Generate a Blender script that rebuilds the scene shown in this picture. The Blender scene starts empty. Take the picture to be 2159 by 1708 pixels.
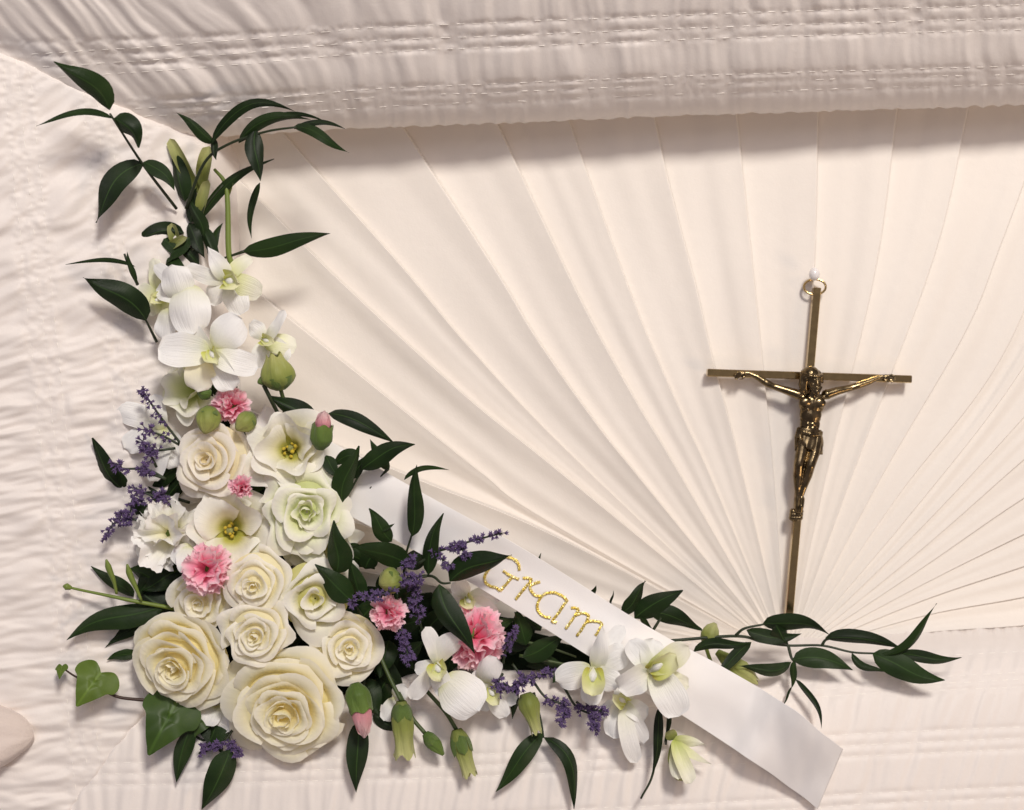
import bpy, math, random
import numpy as np
from mathutils import Vector, Matrix

# ------------------------------------------------------------------ camera, light, exposure
W, D = 0.65, 0.80                 # width of the view at the pleated panel, camera distance (m)
PX = W / 2159.0                   # one unit of the layout grid, in metres on the panel
CX, CY = 1079.5, 854.0
scene = bpy.context.scene
C = scene.collection
cam = bpy.data.cameras.new('camera'); cam.sensor_width = 36; cam.lens = 36 * D / W
cam.dof.use_dof = True; cam.dof.focus_distance = 0.737; cam.dof.aperture_fstop = 5.6
cam.clip_start = 0.01; cam.clip_end = 50
co = bpy.data.objects.new('camera', cam); C.objects.link(co)
co.location = (0, -D, 0); co.rotation_euler = (math.radians(90), 0, 0)
scene.camera = co

world = bpy.data.worlds.new('World'); scene.world = world; world.use_nodes = True
wb = world.node_tree.nodes['Background']
wb.inputs[0].default_value = (0.90, 0.79, 0.86, 1); wb.inputs[1].default_value = 0.21

def area(name, loc, target, size, watts, col):
    l = bpy.data.lights.new(name, 'AREA'); l.shape = 'DISK'; l.size = size; l.energy = watts; l.color = col
    o = bpy.data.objects.new(name, l); C.objects.link(o); o.location = loc
    o.rotation_euler = (Vector(target) - Vector(loc)).to_track_quat('-Z', 'Y').to_euler()
    return o
area('ceiling_lamp', (0.50, -1.90, 1.28), (0, 0, 0), 0.42, 37.0, (1.0, 0.935, 0.86))
area('low_warm_fill', (1.35, -1.15, -0.75), (0.15, 0, -0.05), 0.45, 5.0, (1.0, 0.72, 0.45))  # unseen warm lamp, added for the warm tone at lower right
area('room_light', (0.0, -2.5, 1.0), (0, 0, 0), 1.4, 9, (0.97, 0.93, 1.0))

vs = scene.view_settings
vs.view_transform = 'Standard'; vs.look = 'None'; vs.exposure = 0.09; vs.gamma = 1.0; vs.use_curve_mapping = False
scene.cycles.use_denoising = True
scene.cycles.max_bounces = 14; scene.cycles.diffuse_bounces = 10; scene.cycles.transmission_bounces = 12

# ------------------------------------------------------------------ helpers
def at(x, y, d):
    s = (D - d) / D
    return Vector(((x - CX) * PX * s, -d, (CY - y) * PX * s))
def at_np(x, y, d):
    s = (D - d) / D
    return np.stack([(x - CX) * PX * s, -d + 0 * x, (CY - y) * PX * s], -1)
def size(px, d): return px * PX * (D - d) / D

ORIGIN = {}
def mesh_obj(name, verts, faces, mat, parent=None, uvs=None, smooth=True):
    v = np.asarray(verts, dtype=float).reshape(-1, 3)
    if parent is not None: v = v - ORIGIN[parent.name]
    me = bpy.data.meshes.new(name)
    me.from_pydata(v.tolist(), [], faces)
    if uvs is not None:
        lay = me.uv_layers.new(name='UVMap')
        idx = np.empty(len(me.loops), dtype=np.int32); me.loops.foreach_get('vertex_index', idx)
        lay.data.foreach_set('uv', np.asarray(uvs, dtype=np.float32)[idx].ravel())
    if smooth: me.polygons.foreach_set('use_smooth', [True] * len(me.polygons))
    me.materials.append(mat); me.update()
    o = bpy.data.objects.new(name, me); C.objects.link(o)
    if parent is not None:
        o.parent = parent; ORIGIN[o.name] = ORIGIN[parent.name]
    else:
        ORIGIN[o.name] = np.zeros(3)
    return o
def thing(name, label, cat, loc, group=None):
    o = bpy.data.objects.new(name, None); C.objects.link(o); o.empty_display_size = 0.01
    o.location = loc; ORIGIN[o.name] = np.array(loc, dtype=float)
    o['label'] = label; o['category'] = cat
    if group: o['group'] = group
    return o
def tag(o, label=None, cat=None, group=None, kind=None):
    if label: o['label'] = label
    if cat: o['category'] = cat
    if group: o['group'] = group
    if kind: o['kind'] = kind
    return o

def grid_faces(nu, nv, close_u=False):
    f = []
    m = nu if close_u else nu - 1
    for j in range(nv - 1):
        for i in range(m):
            a = j * nu + i; b = j * nu + (i + 1) % nu
            f.append((a, b, b + nu, a + nu))
    return f
class MB:
    def __init__(s): s.v = []; s.f = []; s.uv = []
    def add(s, v, f, uv=None):
        n = len(s.v); v = [tuple(p) for p in v]; s.v += v
        s.f += [tuple(i + n for i in q) for q in f]
        s.uv += [tuple(p) for p in uv] if uv is not None else [(0, 0)] * len(v)
    def build(s, name, mat, parent=None, smooth=True): return mesh_obj(name, s.v, s.f, mat, parent, s.uv, smooth)

def spline(pts, n):
    p = np.array([list(q) for q in pts], dtype=float)
    if len(p) == 2: return p[0] + (p[1] - p[0]) * np.linspace(0, 1, n)[:, None]
    p = np.vstack([2 * p[0] - p[1], p, 2 * p[-1] - p[-2]])
    out = []
    for t in np.linspace(0, len(p) - 3 - 1e-9, n):
        i = int(t); f = t - i; a, b, c, d = p[i:i + 4]
        out.append(0.5 * ((2 * b) + (c - a) * f + (2 * a - 5 * b + 4 * c - d) * f * f + (3 * b - a - 3 * c + d) * f ** 3))
    return np.array(out)
def tube_geo(pts, radii, sides=8, flat=1.0, cap=True):
    p = np.asarray(pts, dtype=float); n = len(p)
    r = np.broadcast_to(np.asarray(radii, dtype=float), (n,))
    T = np.gradient(p, axis=0); T /= np.linalg.norm(T, axis=1)[:, None] + 1e-12
    ref = np.array([0.13, -0.98, 0.11]); v = []; uv = []
    for i in range(n):
        a = np.cross(T[i], ref); a /= np.linalg.norm(a) + 1e-12; b = np.cross(a, T[i])
        for k in range(sides):
            t = 2 * math.pi * k / sides
            v.append(p[i] + r[i] * (math.cos(t) * a + flat * math.sin(t) * b)); uv.append((k / sides, i / max(1, n - 1)))
    f = grid_faces(sides, n, True)
    if cap:
        f.append(tuple(range(sides))[::-1]); f.append(tuple((n - 1) * sides + k for k in range(sides)))
    return v, f, uv
def tube(name, pts, radii, mat, parent=None, n=None, sides=8, flat=1.0):
    p = spline(pts, n or max(6, 5 * len(pts)))
    if not np.isscalar(radii): radii = np.interp(np.linspace(0, 1, len(p)), np.linspace(0, 1, len(radii)), radii)
    v, f, uv = tube_geo(p, radii, sides, flat)
    return mesh_obj(name, v, f, mat, parent, uv)

class Perlin:
    def __init__(s, seed):
        r = np.random.RandomState(seed); s.p = np.concatenate([r.permutation(256)] * 2)
        a = r.rand(256) * 2 * np.pi; s.g = np.stack([np.cos(a), np.sin(a)], -1)
    def __call__(s, x, y):
        x, y = np.broadcast_arrays(np.asarray(x, float), np.asarray(y, float))
        xi = np.floor(x).astype(int); yi = np.floor(y).astype(int); xf = x - xi; yf = y - yi
        def g(ix, iy, dx, dy):
            h = s.g[s.p[s.p[ix & 255] + (iy & 255)]]; return h[..., 0] * dx + h[..., 1] * dy
        u = xf ** 3 * (xf * (xf * 6 - 15) + 10); w = yf ** 3 * (yf * (yf * 6 - 15) + 10)
        a = g(xi, yi, xf, yf); b = g(xi + 1, yi, xf - 1, yf); c = g(xi, yi + 1, xf, yf - 1); d = g(xi + 1, yi + 1, xf - 1, yf - 1)
        return (a + u * (b - a)) * (1 - w) + (c + u * (d - c)) * w
PN = Perlin(7); PN2 = Perlin(21); PN3 = Perlin(33)
rnd = random.Random(11)

# ------------------------------------------------------------------ materials
def mat_new(name):
    m = bpy.data.materials.new(name); m.use_nodes = True
    nt = m.node_tree; return m, nt, nt.nodes['Principled BSDF'], nt.nodes['Material Output']
def node(nt, t, **kw):
    n = nt.nodes.new(t)
    for k, v in kw.items(): setattr(n, k, v)
    return n
def ramp(nt, stops):
    r = node(nt, 'ShaderNodeValToRGB'); e = r.color_ramp.elements
    while len(e) < len(stops): e.new(0.5)
    for i, (p, c) in enumerate(stops): e[i].position = p; e[i].color = (*c, 1)
    return r
def rgb8(r, g, b):
    f = lambda c: ((c / 255 + 0.055) / 1.055) ** 2.4 if c > 10 else c / 255 / 12.92
    return (f(r), f(g), f(b))

def fabric_mat(name, col, rough=0.6, sheen=0.3, weave=5200, bump=0.12, spec=0.3):
    m, nt, b, out = mat_new(name)
    b.inputs['Roughness'].default_value = rough; b.inputs['Sheen Weight'].default_value = sheen
    b.inputs['Specular IOR Level'].default_value = spec
    tc = node(nt, 'ShaderNodeTexCoord')
    no = node(nt, 'ShaderNodeTexNoise'); no.inputs['Scale'].default_value = 9; no.inputs['Detail'].default_value = 4
    nt.links.new(tc.outputs['Object'], no.inputs['Vector'])
    r = ramp(nt, [(0.3, tuple(c * 0.965 for c in col)), (0.7, tuple(min(1, c * 1.02) for c in col))])
    nt.links.new(no.outputs['Fac'], r.inputs['Fac']); nt.links.new(r.outputs['Color'], b.inputs['Base Color'])
    n2 = node(nt, 'ShaderNodeTexNoise'); n2.inputs['Scale'].default_value = weave * 0.2; n2.inputs['Detail'].default_value = 3
    n3 = node(nt, 'ShaderNodeTexNoise'); n3.inputs['Scale'].default_value = 110; n3.inputs['Detail'].default_value = 3
    nt.links.new(tc.outputs['Object'], n2.inputs['Vector']); nt.links.new(tc.outputs['Object'], n3.inputs['Vector'])
    mx = node(nt, 'ShaderNodeMath', operation='ADD'); mm = node(nt, 'ShaderNodeMath', operation='MULTIPLY'); mm.inputs[1].default_value = 0.30
    nt.links.new(n2.outputs['Fac'], mm.inputs[0]); nt.links.new(mm.outputs[0], mx.inputs[0]); nt.links.new(n3.outputs['Fac'], mx.inputs[1])
    bp = node(nt, 'ShaderNodeBump'); bp.inputs['Strength'].default_value = bump; bp.inputs['Distance'].default_value = 0.002
    nt.links.new(mx.outputs[0], bp.inputs['Height']); nt.links.new(bp.outputs['Normal'], b.inputs['Normal'])
    return m
M = {}
M['fan'] = fabric_mat('pleated_satin', (0.85, 0.797, 0.735), 0.62, 0.25, bump=0.13)
M['lining'] = fabric_mat('shirred_satin', (0.82, 0.765, 0.725), 0.52, 0.30, bump=0.14)
M['cushion'] = fabric_mat('peach_velvet', (0.70, 0.605, 0.55), 0.7, 0.4, bump=0.5)
def plain(name, col, rough=0.5, metal=0.0, spec=0.5):
    m, nt, b, out = mat_new(name)
    b.inputs['Base Color'].default_value = (*col, 1); b.inputs['Roughness'].default_value = rough
    b.inputs['Metallic'].default_value = metal; b.inputs['Specular IOR Level'].default_value = spec
    return m
M['thread'] = plain('thread', (0.90, 0.86, 0.80), 0.35)

def petal_mat(name, stops, transl=0.28, rough=0.55, vein=0.45, mottle=0.06):
    """stops run from the base of the petal (v=0) to its rim (v=1)"""
    m, nt, b, out = mat_new(name)
    b.inputs['Roughness'].default_value = rough; b.inputs['Sheen Weight'].default_value = 0.15
    b.inputs['Specular IOR Level'].default_value = 0.25
    uv = node(nt, 'ShaderNodeUVMap'); sx = node(nt, 'ShaderNodeSeparateXYZ'); nt.links.new(uv.outputs[0], sx.inputs[0])
    tc = node(nt, 'ShaderNodeTexCoord')
    n = node(nt, 'ShaderNodeTexNoise'); n.inputs['Scale'].default_value = 90; n.inputs['Detail'].default_value = 4
    nt.links.new(tc.outputs['Object'], n.inputs['Vector'])
    ad = node(nt, 'ShaderNodeMath', operation='MULTIPLY_ADD'); ad.inputs[1].default_value = mottle * 3; 
    sub = node(nt, 'ShaderNodeMath', operation='SUBTRACT'); sub.inputs[1].default_value = mottle * 1.5
    nt.links.new(n.outputs['Fac'], ad.inputs[0]); nt.links.new(sx.outputs['Y'], ad.inputs[2]); nt.links.new(ad.outputs[0], sub.inputs[0])
    r = ramp(nt, stops); nt.links.new(sub.outputs[0], r.inputs['Fac'])
    nt.links.new(r.outputs['Color'], b.inputs['Base Color'])
    # fine veins fanning along the petal
    wv = node(nt, 'ShaderNodeTexNoise'); wv.inputs['Scale'].default_value = 1.0; wv.inputs['Detail'].default_value = 3
    mp = node(nt, 'ShaderNodeMapping'); mp.inputs['Scale'].default_value = (26, 2.2, 1); nt.links.new(uv.outputs[0], mp.inputs[0]); nt.links.new(mp.outputs[0], wv.inputs['Vector'])
    bp = node(nt, 'ShaderNodeBump'); bp.inputs['Strength'].default_value = vein; bp.inputs['Distance'].default_value = 0.0008
    nt.links.new(wv.outputs['Fac'], bp.inputs['Height']); nt.links.new(bp.outputs['Normal'], b.inputs['Normal'])
    tr = node(nt, 'ShaderNodeBsdfTranslucent'); nt.links.new(r.outputs['Color'], tr.inputs['Color'])
    mx = node(nt, 'ShaderNodeMixShader'); mx.inputs[0].default_value = transl
    nt.links.new(b.outputs[0], mx.inputs[1]); nt.links.new(tr.outputs[0], mx.inputs[2]); nt.links.new(mx.outputs[0], out.inputs['Surface'])
    return m
M['rose_big'] = petal_mat('cream_rose_petal', [(0, (0.93, 0.78, 0.28)), (0.45, (0.95, 0.88, 0.52)), (0.8, (0.95, 0.91, 0.68)), (0.99, (0.96, 0.93, 0.81))], 0.26)
M['rose_spray'] = petal_mat('spray_rose_petal', [(0, (0.92, 0.80, 0.40)), (0.4, (0.94, 0.89, 0.62)), (0.8, (0.95, 0.92, 0.78)), (0.97, (0.95, 0.92, 0.84))], 0.26)
M['rose_blush'] = petal_mat('blush_rose_petal', [(0, (0.84, 0.72, 0.36)), (0.45, (0.92, 0.85, 0.64)), (0.8, (0.94, 0.90, 0.78)), (0.97, (0.94, 0.89, 0.82))], 0.26)
M['lis'] = petal_mat('lisianthus_petal', [(0, (0.36, 0.38, 0.04)), (0.24, (0.60, 0.57, 0.12)), (0.44, (0.87, 0.84, 0.58)), (0.62, (0.90, 0.88, 0.72)), (0.97, (0.92, 0.90, 0.83))], 0.22)
M['lis_green'] = petal_mat('green_lisianthus_petal', [(0, (0.42, 0.50, 0.08)), (0.4, (0.72, 0.76, 0.38)), (0.75, (0.89, 0.90, 0.68)), (0.97, (0.92, 0.90, 0.81))], 0.22)
M['white_carn'] = petal_mat('white_carnation_petal', [(0, (0.86, 0.80, 0.46)), (0.5, (0.92, 0.90, 0.74)), (0.9, (0.96, 0.95, 0.92))], 0.2, vein=0.5)
M['pink_carn'] = petal_mat('pink_carnation_petal', [(0, (0.86, 0.12, 0.22)), (0.5, (0.95, 0.29, 0.45)), (0.8, (0.97, 0.49, 0.61)), (1.0, (0.98, 0.74, 0.79))], 0.2, vein=0.6, mottle=0.14)
M['pink_pale'] = petal_mat('pale_pink_petal', [(0, (0.80, 0.28, 0.34)), (0.5, (0.90, 0.46, 0.50)), (0.9, (0.93, 0.66, 0.66))], 0.3, vein=1.0, mottle=0.16)
M['orchid'] = petal_mat('white_orchid_petal', [(0, (0.72, 0.74, 0.36)), (0.22, (0.85, 0.85, 0.74)), (0.6, (0.92, 0.915, 0.90))], 0.15, vein=0.6)
M['orchid_green'] = petal_mat('green_white_orchid_petal', [(0, (0.60, 0.68, 0.16)), (0.4, (0.80, 0.82, 0.48)), (0.85, (0.91, 0.90, 0.76))], 0.15, vein=0.6)
M['orchid_lip'] = petal_mat('orchid_lip', [(0, (0.48, 0.36, 0.05)), (0.3, (0.68, 0.72, 0.16)), (0.8, (0.82, 0.82, 0.52))], 0.25, vein=0.2)
M['lime'] = petal_mat('lime_bud', [(0, (0.15, 0.19, 0.035)), (0.5, (0.31, 0.35, 0.09)), (0.95, (0.50, 0.51, 0.22))], 0.2, rough=0.5, vein=1.0, mottle=.15)
M['bud_green'] = petal_mat('green_bud', [(0, (0.13, 0.19, 0.035)), (0.5, (0.27, 0.31, 0.075)), (0.95, (0.40, 0.41, 0.13))], 0.10, rough=0.5, vein=1.0, mottle=.15)
M['calyx'] = petal_mat('calyx', [(0, (0.065, 0.12, 0.02)), (1, (0.13, 0.20, 0.04))], 0.05, rough=0.5, vein=0.9, mottle=.15)
M['statice'] = petal_mat('statice_floret', [(0, (0.045, 0.03, 0.06)), (0.4, (0.09, 0.055, 0.145)), (1, (0.185, 0.12, 0.30))], 0.1, rough=0.8, vein=0.2)
M['yellow'] = petal_mat('stamen', [(0, (0.40, 0.36, 0.03)), (1, (0.62, 0.47, 0.04))], 0.05, rough=0.6)

def leaf_mat(name, dark, light, rough=0.34, veins=22, bump=0.25, transl=0.06, vein_col=0.5):
    m, nt, b, out = mat_new(name)
    b.inputs['Roughness'].default_value = rough; b.inputs['Specular IOR Level'].default_value = 0.22
    uv = node(nt, 'ShaderNodeUVMap'); sx = node(nt, 'ShaderNodeSeparateXYZ'); nt.links.new(uv.outputs[0], sx.inputs[0])
    tc = node(nt, 'ShaderNodeTexCoord'); oi = node(nt, 'ShaderNodeObjectInfo')
    n = node(nt, 'ShaderNodeTexNoise'); n.inputs['Scale'].default_value = 60; n.inputs['Detail'].default_value = 4
    nt.links.new(tc.outputs['Object'], n.inputs['Vector'])
    av = node(nt, 'ShaderNodeMath', operation='MULTIPLY_ADD'); av.inputs[1].default_value = 0.5
    nt.links.new(oi.outputs['Random'], av.inputs[0]); nt.links.new(n.outputs['Fac'], av.inputs[2])
    r = ramp(nt, [(0.35, dark), (1.0, light)]); nt.links.new(av.outputs[0], r.inputs['Fac'])
    mid = node(nt, 'ShaderNodeMath', operation='ABSOLUTE'); s5 = node(nt, 'ShaderNodeMath', operation='SUBTRACT'); s5.inputs[1].default_value = 0.5
    nt.links.new(sx.outputs['X'], s5.inputs[0]); nt.links.new(s5.outputs[0], mid.inputs[0])
    mr = node(nt, 'ShaderNodeMapRange'); mr.inputs[1].default_value = 0.012; mr.inputs[2].default_value = 0.035; mr.inputs[3].default_value = vein_col; mr.inputs[4].default_value = 0
    nt.links.new(mid.outputs[0], mr.inputs[0])
    mc = node(nt, 'ShaderNodeMix', data_type='RGBA'); mc.inputs['B'].default_value = (*[min(1, c * 1.9) for c in light], 1)
    nt.links.new(mr.outputs[0], mc.inputs['Factor']); nt.links.new(r.outputs['Color'], mc.inputs['A']); nt.links.new(mc.outputs['Result'], b.inputs['Base Color'])
    w = node(nt, 'ShaderNodeMath', operation='MULTIPLY'); w.inputs[1].default_value = veins * 6.283; nt.links.new(sx.outputs['X'], w.inputs[0])
    sn = node(nt, 'ShaderNodeMath', operation='SINE'); nt.links.new(w.outputs[0], sn.inputs[0])
    ns = node(nt, 'ShaderNodeMath', operation='MULTIPLY_ADD'); ns.inputs[1].default_value = 0.25
    nt.links.new(sn.outputs[0], ns.inputs[0]); nt.links.new(n.outputs['Fac'], ns.inputs[2])
    bp = node(nt, 'ShaderNodeBump'); bp.inputs['Strength'].default_value = bump; bp.inputs['Distance'].default_value = 0.0006
    nt.links.new(ns.outputs[0], bp.inputs['Height']); nt.links.new(bp.outputs['Normal'], b.inputs['Normal'])
    tr = node(nt, 'ShaderNodeBsdfTranslucent'); nt.links.new(mc.outputs['Result'], tr.inputs['Color'])
    mx = node(nt, 'ShaderNodeMixShader'); mx.inputs[0].default_value = transl
    nt.links.new(b.outputs[0], mx.inputs[1]); nt.links.new(tr.outputs[0], mx.inputs[2]); nt.links.new(mx.outputs[0], out.inputs['Surface'])
    return m
M['ruscus'] = leaf_mat('ruscus_leaf', (0.0045, 0.011, 0.0035), (0.020, 0.043, 0.010), 0.36, bump=0.45, vein_col=0.8)
M['ivy'] = leaf_mat('ivy_leaf', (0.045, 0.080, 0.010), (0.105, 0.165, 0.025), 0.45, 3, 0.3, 0.1, 0.35)
M['ivy_dark'] = leaf_mat('dark_ivy_leaf', (0.014, 0.034, 0.007), (0.045, 0.085, 0.016), 0.42, 3, 0.3, 0.06, 0.5)
M['stem'] = plain('green_stem', (0.055, 0.085, 0.022), 0.5)
M['stem_dark'] = plain('dark_stem', (0.018, 0.030, 0.010), 0.5)
M['stem_lime'] = plain('lime_stem', (0.16, 0.22, 0.04), 0.5)
M['stem_brown'] = plain('brown_stem', (0.045, 0.022, 0.014), 0.55)
M['foam'] = plain('gap_shade_foam', (0.006, 0.012, 0.005), 0.95, spec=0.1)  # near black: shade of the gaps between flowers put into the foam colour

# ------------------------------------------------------------------ the pleated panel of the lid
BASE = (1660, 1376)
EDGES = [
    [(300, 1330), (900, 1345)], [(330, 1235), (900, 1300)], [(360, 1120), (900, 1232)], [(380, 980), (900, 1150)], [(380, 806), (884, 1012), (1165, 1128)],
    [(440, 535), (804, 828), (1016, 998), (1139, 1089)],
    [(430, 310), (538, 413), (713, 589), (979, 833), (1171, 988)],
    [(540, 215), (671, 365), (852, 568), (990, 733), (1200, 955)],
    [(805, 200), (851, 272), (1043, 568), (1133, 717), (1256, 892), (1362, 1025)],
    [(1017, 200), (1048, 262), (1218, 621), (1330, 828), (1430, 995)],
    [(1180, 200), (1250, 400), (1345, 660), (1440, 880), (1500, 1010)],
    [(1368, 200), (1410, 387), (1468, 610), (1500, 748), (1562, 985)],
    [(1548, 200), (1607, 759), (1632, 1020)], [(1724, 200), (1716, 561), (1684, 1020)],
    [(1894, 200), (1845, 569), (1738, 1020)], [(2046, 200), (1970, 537), (1790, 1020)],
    [(2215, 230), (2110, 514), (2034, 701), (1850, 1020)], [(2280, 330), (2118, 741), (1890, 1050)],
    [(2300, 520), (2140, 800), (1910, 1095)], [(2310, 700), (2140, 900), (1925, 1130)], [(2320, 830), (2140, 985), (1935, 1165)],
    [(2320, 950), (2140, 1062), (1940, 1200)], [(2320, 1050), (2140, 1135), (1940, 1235)], [(2320, 1140), (2140, 1200), (1940, 1268)],
    [(2320, 1225), (2140, 1262), (1940, 1300)], [(2320, 1300), (2140, 1320), (1940, 1335)], [(2320, 1375), (1940, 1375)]]
NT = 110
curves = []
for k, e in enumerate(EDGES):
    bx = BASE[0] + (k - 13.5) * 2.2
    p = spline([(*q, 0) for q in e] + [(bx, BASE[1], 0)], 200)[:, :2]
    # resample evenly by length
    L = np.concatenate([[0], np.cumsum(np.linalg.norm(np.diff(p, axis=0), axis=1))])
    t = np.linspace(0, L[-1], NT); curves.append((np.stack([np.interp(t, L, p[:, 0]), np.interp(t, L, p[:, 1])], -1), L[-1]))
fan = thing('pleated_fan_panel', 'cream satin panel of fan pleats behind the crucifix', 'pleated panel', tuple(at(*BASE, 0)))
del fan['category']; fan['kind'] = 'structure'
backing = mesh_obj('backing', [at(-300, -100, -0.006), at(2500, -100, -0.006), at(2500, 1900, -0.006), at(-300, 1900, -0.006)], [(0, 1, 2, 3)], M['fan'], fan)
for k in range(len(curves) - 1):
    A, La = curves[k]; B, Lb = curves[k + 1]
    soft = k in (6, 9)                              # the lip that ends this pleat is a soft roll rather than a crisp fold
    S = np.concatenate([[-0.10, -0.03], np.linspace(0, 0.9, 18), [0.94, 0.97, 0.988, 1.0, 1.004, 1.009, 1.014]])
    prof = []
    for i, s in enumerate(S):
        if i >= len(S) - 3: prof.append([0.85, 0.55, 0.15][i - len(S) + 3])
        elif s < 0: prof.append(0.0 + s * 0.5)
        else: prof.append((0.12 * s + 0.88 * s ** 2.1) * 1.0)
    prof = np.array(prof)
    tt = np.linspace(0, 1, NT)[:, None]
    width = np.linalg.norm(B - A, axis=1)[:, None]
    wob = 1 + 0.25 * PN(k * 3.7 + tt * 2.2, 0.5 + 0 * tt)
    h = np.minimum(0.0054 if k < 11 else 0.0042 if k < 16 else .0021, 0.0006 + width * PX * (0.17 if k < 11 else .13 if k < 16 else .07)) * wob * (0.72 if soft else 1.0)
    warp = 0.018 * PN2(tt * 3 + k * 1.9, 0.3 + 0 * tt)
    x = A[:, :1] + (B[:, :1] - A[:, :1]) * (S[None] + warp * np.sin(np.clip(S[None], 0, 1) * math.pi))
    y = A[:, 1:] + (B[:, 1:] - A[:, 1:]) * (S[None] + warp * np.sin(np.clip(S[None], 0, 1) * math.pi))
    soft_wave = 0.0024 * PN3(S[None] * 2.6 + k * 5.1, tt * 1.6) * np.sin(np.clip(S[None], 0, 1) * math.pi) * np.minimum(1, width / 100)
    pk = np.exp(-((1 - tt) * (La + Lb) / 2 / 170)) * 0.0006 * PN2(tt * 30 + k * 3.3, S[None] * 1.5 + k)
    d = h * prof[None] + soft_wave - 0.0006 + pk
    v = at_np(x, y, d).reshape(-1, 3)
    mesh_obj('pleat', v, grid_faces(len(S), NT), M['fan'], fan)

# ------------------------------------------------------------------ shirred linings round the panel
def mitre_low(x, y): return (x - 300) * .803 + (y - 1500) * .598      # > 0 on the side of the lower lining
def mitre_up(x, y): return x * .41 - (y - 117) * .912                   # > 0 on the side of the upper lining
def edge_top(x): return np.interp(x, [-300, 330, 500, 738, 1067, 1396, 1725, 2159, 2400], [318, 296, 288, 273, 261, 247, 236, 224, 216])
TOPP = np.array([(46, .001), (22, .008), (4, .019), (0, .027), (10, .036), (40, .047), (100, .063), (170, .076), (260, .093), (420, .118)])
TPAR = spline([(a, b * 1e4, 0) for a, b in TOPP], 400)
tl = np.concatenate([[0], np.cumsum(np.hypot(np.diff(TPAR[:, 0]), np.diff(TPAR[:, 1]) * 0.033 * 1.0))])
def gather_top(x, o):
    left = np.clip((900 - x) / 600, 0, 1)
    xs = x + o * (0.05 + 0.80 * left) - 12 * PN2(x / 90, o / 80)
    g = 0.9 * PN(xs / 40, o / 260) + 0.30 * PN2(xs / 18, o / 120) + 0.8 * PN3(xs / 90, o / 300)
    rows = np.zeros_like(o)
    for r in (214, 186, 162, 85, 68, 47): rows = np.maximum(rows, np.exp(-((o - r) / 7.0) ** 2))
    puck = PN(x / 9.0, o / 12.0)
    amp = (0.0024 + 0.0012 * left) * np.clip(0.35 + o / 70, 0, 1)
    return amp * g * (1 - 0.55 * rows) + rows * (-0.0005 + 0.0007 * puck)
def top_pt(x, q):
    """q = distance along the lining's section"""
    o = np.interp(q, tl, TPAR[:, 0]); d = np.interp(q, tl, TPAR[:, 1]) * 1e-4
    face = np.clip((q - tl[np.argmin(TPAR[:, 0])]) / 8, 0, 1)
    sc = -9.0 * np.abs(PN(x / 34, 0.2 + 0 * x)) + 2.5 * PN2(x / 15, 0.6 + 0 * x)
    y = edge_top(x) - o + sc * np.exp(-o / 30)
    seam = np.clip(-mitre_up(x, y), 0, 60)
    return at_np(x, y, d + gather_top(x, o) * face * np.clip(1 - 0.6 * np.exp(-np.abs(mitre_up(x, y)) / 12), 0, 1) - seam * PX * 1.1)
def lining(name, label, xs, qs, fn):
    X, Q = np.meshgrid(xs, qs); v = fn(X, Q).reshape(-1, 3)
    o = mesh_obj(name, v, grid_faces(len(xs), len(qs)), M['lining'])
    return tag(o, label, kind='structure')
top = lining('upper_lining', 'shirred cream satin roll overhanging the pleated panel', np.arange(-200, 2330, 3.2), np.concatenate([np.linspace(0, tl[-1] * .25, 26), np.linspace(tl[-1] * .26, tl[-1], 120)]), top_pt)

LEFTP = np.array([(505, .0), (485, .008), (462, .018), (425, .0265), (360, .0335), (260, .042), (150, .050), (0, .059), (-160, .066)])
LPAR = spline([(a, b * 1e4, 0) for a, b in LEFTP], 400)
ll = np.concatenate([[0], np.cumsum(np.hypot(np.diff(LPAR[:, 0]), np.diff(LPAR[:, 1]) * 0.033))])
def left_pt(y, q):
    x0 = np.interp(q, ll, LPAR[:, 0]); d = np.interp(q, ll, LPAR[:, 1]) * 1e-4 * np.interp(y, [0, 300, 900, 1500], [1.42, 1.32, 1.08, 1.0])
    slant = np.interp(y, [0, 500, 1000, 1300, 1708], [0.62, 0.50, 0.22, 0.10, 0.12])
    ys = y + slant * (x0 - 150) + 16 * PN2(x0 / 120, y / 70)
    wl = np.interp(y, [0, 700, 1100, 1708], [1.0, 1.0, 1.25, 1.35])
    g = 1.0 * PN(ys / 46 * wl, x0 / 95) + 0.45 * PN2(ys / 22 * wl, x0 / 55) + 0.6 * PN3(ys / 90, x0 / 200)
    rows = np.zeros_like(x0)
    for r in LEFT_ROWS: rows = np.maximum(rows, np.exp(-((x0 - r - (y - 700) * 0.10) / 11.0) ** 2))
    amp = 0.0027 * np.clip((480 - x0) / 80, 0, 1)
    dd = d + amp * g * (1 - 0.75 * rows) + rows * 0.0010 * PN(y / 10.0, x0 / 12)
    seam = np.clip(mitre_low(x0, y), 0, 80) + np.clip(mitre_up(x0, y), 0, 60)
    return at_np(x0, y, dd - seam * PX * 1.1)
LEFT_ROWS = (62, 92, 118, 225, 252, 278, 350)
left = lining('side_lining', 'ruched cream satin side lining beside the flowers', np.arange(-80, 1830, 3.4), np.linspace(0, ll[-1], 130), left_pt)

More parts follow.
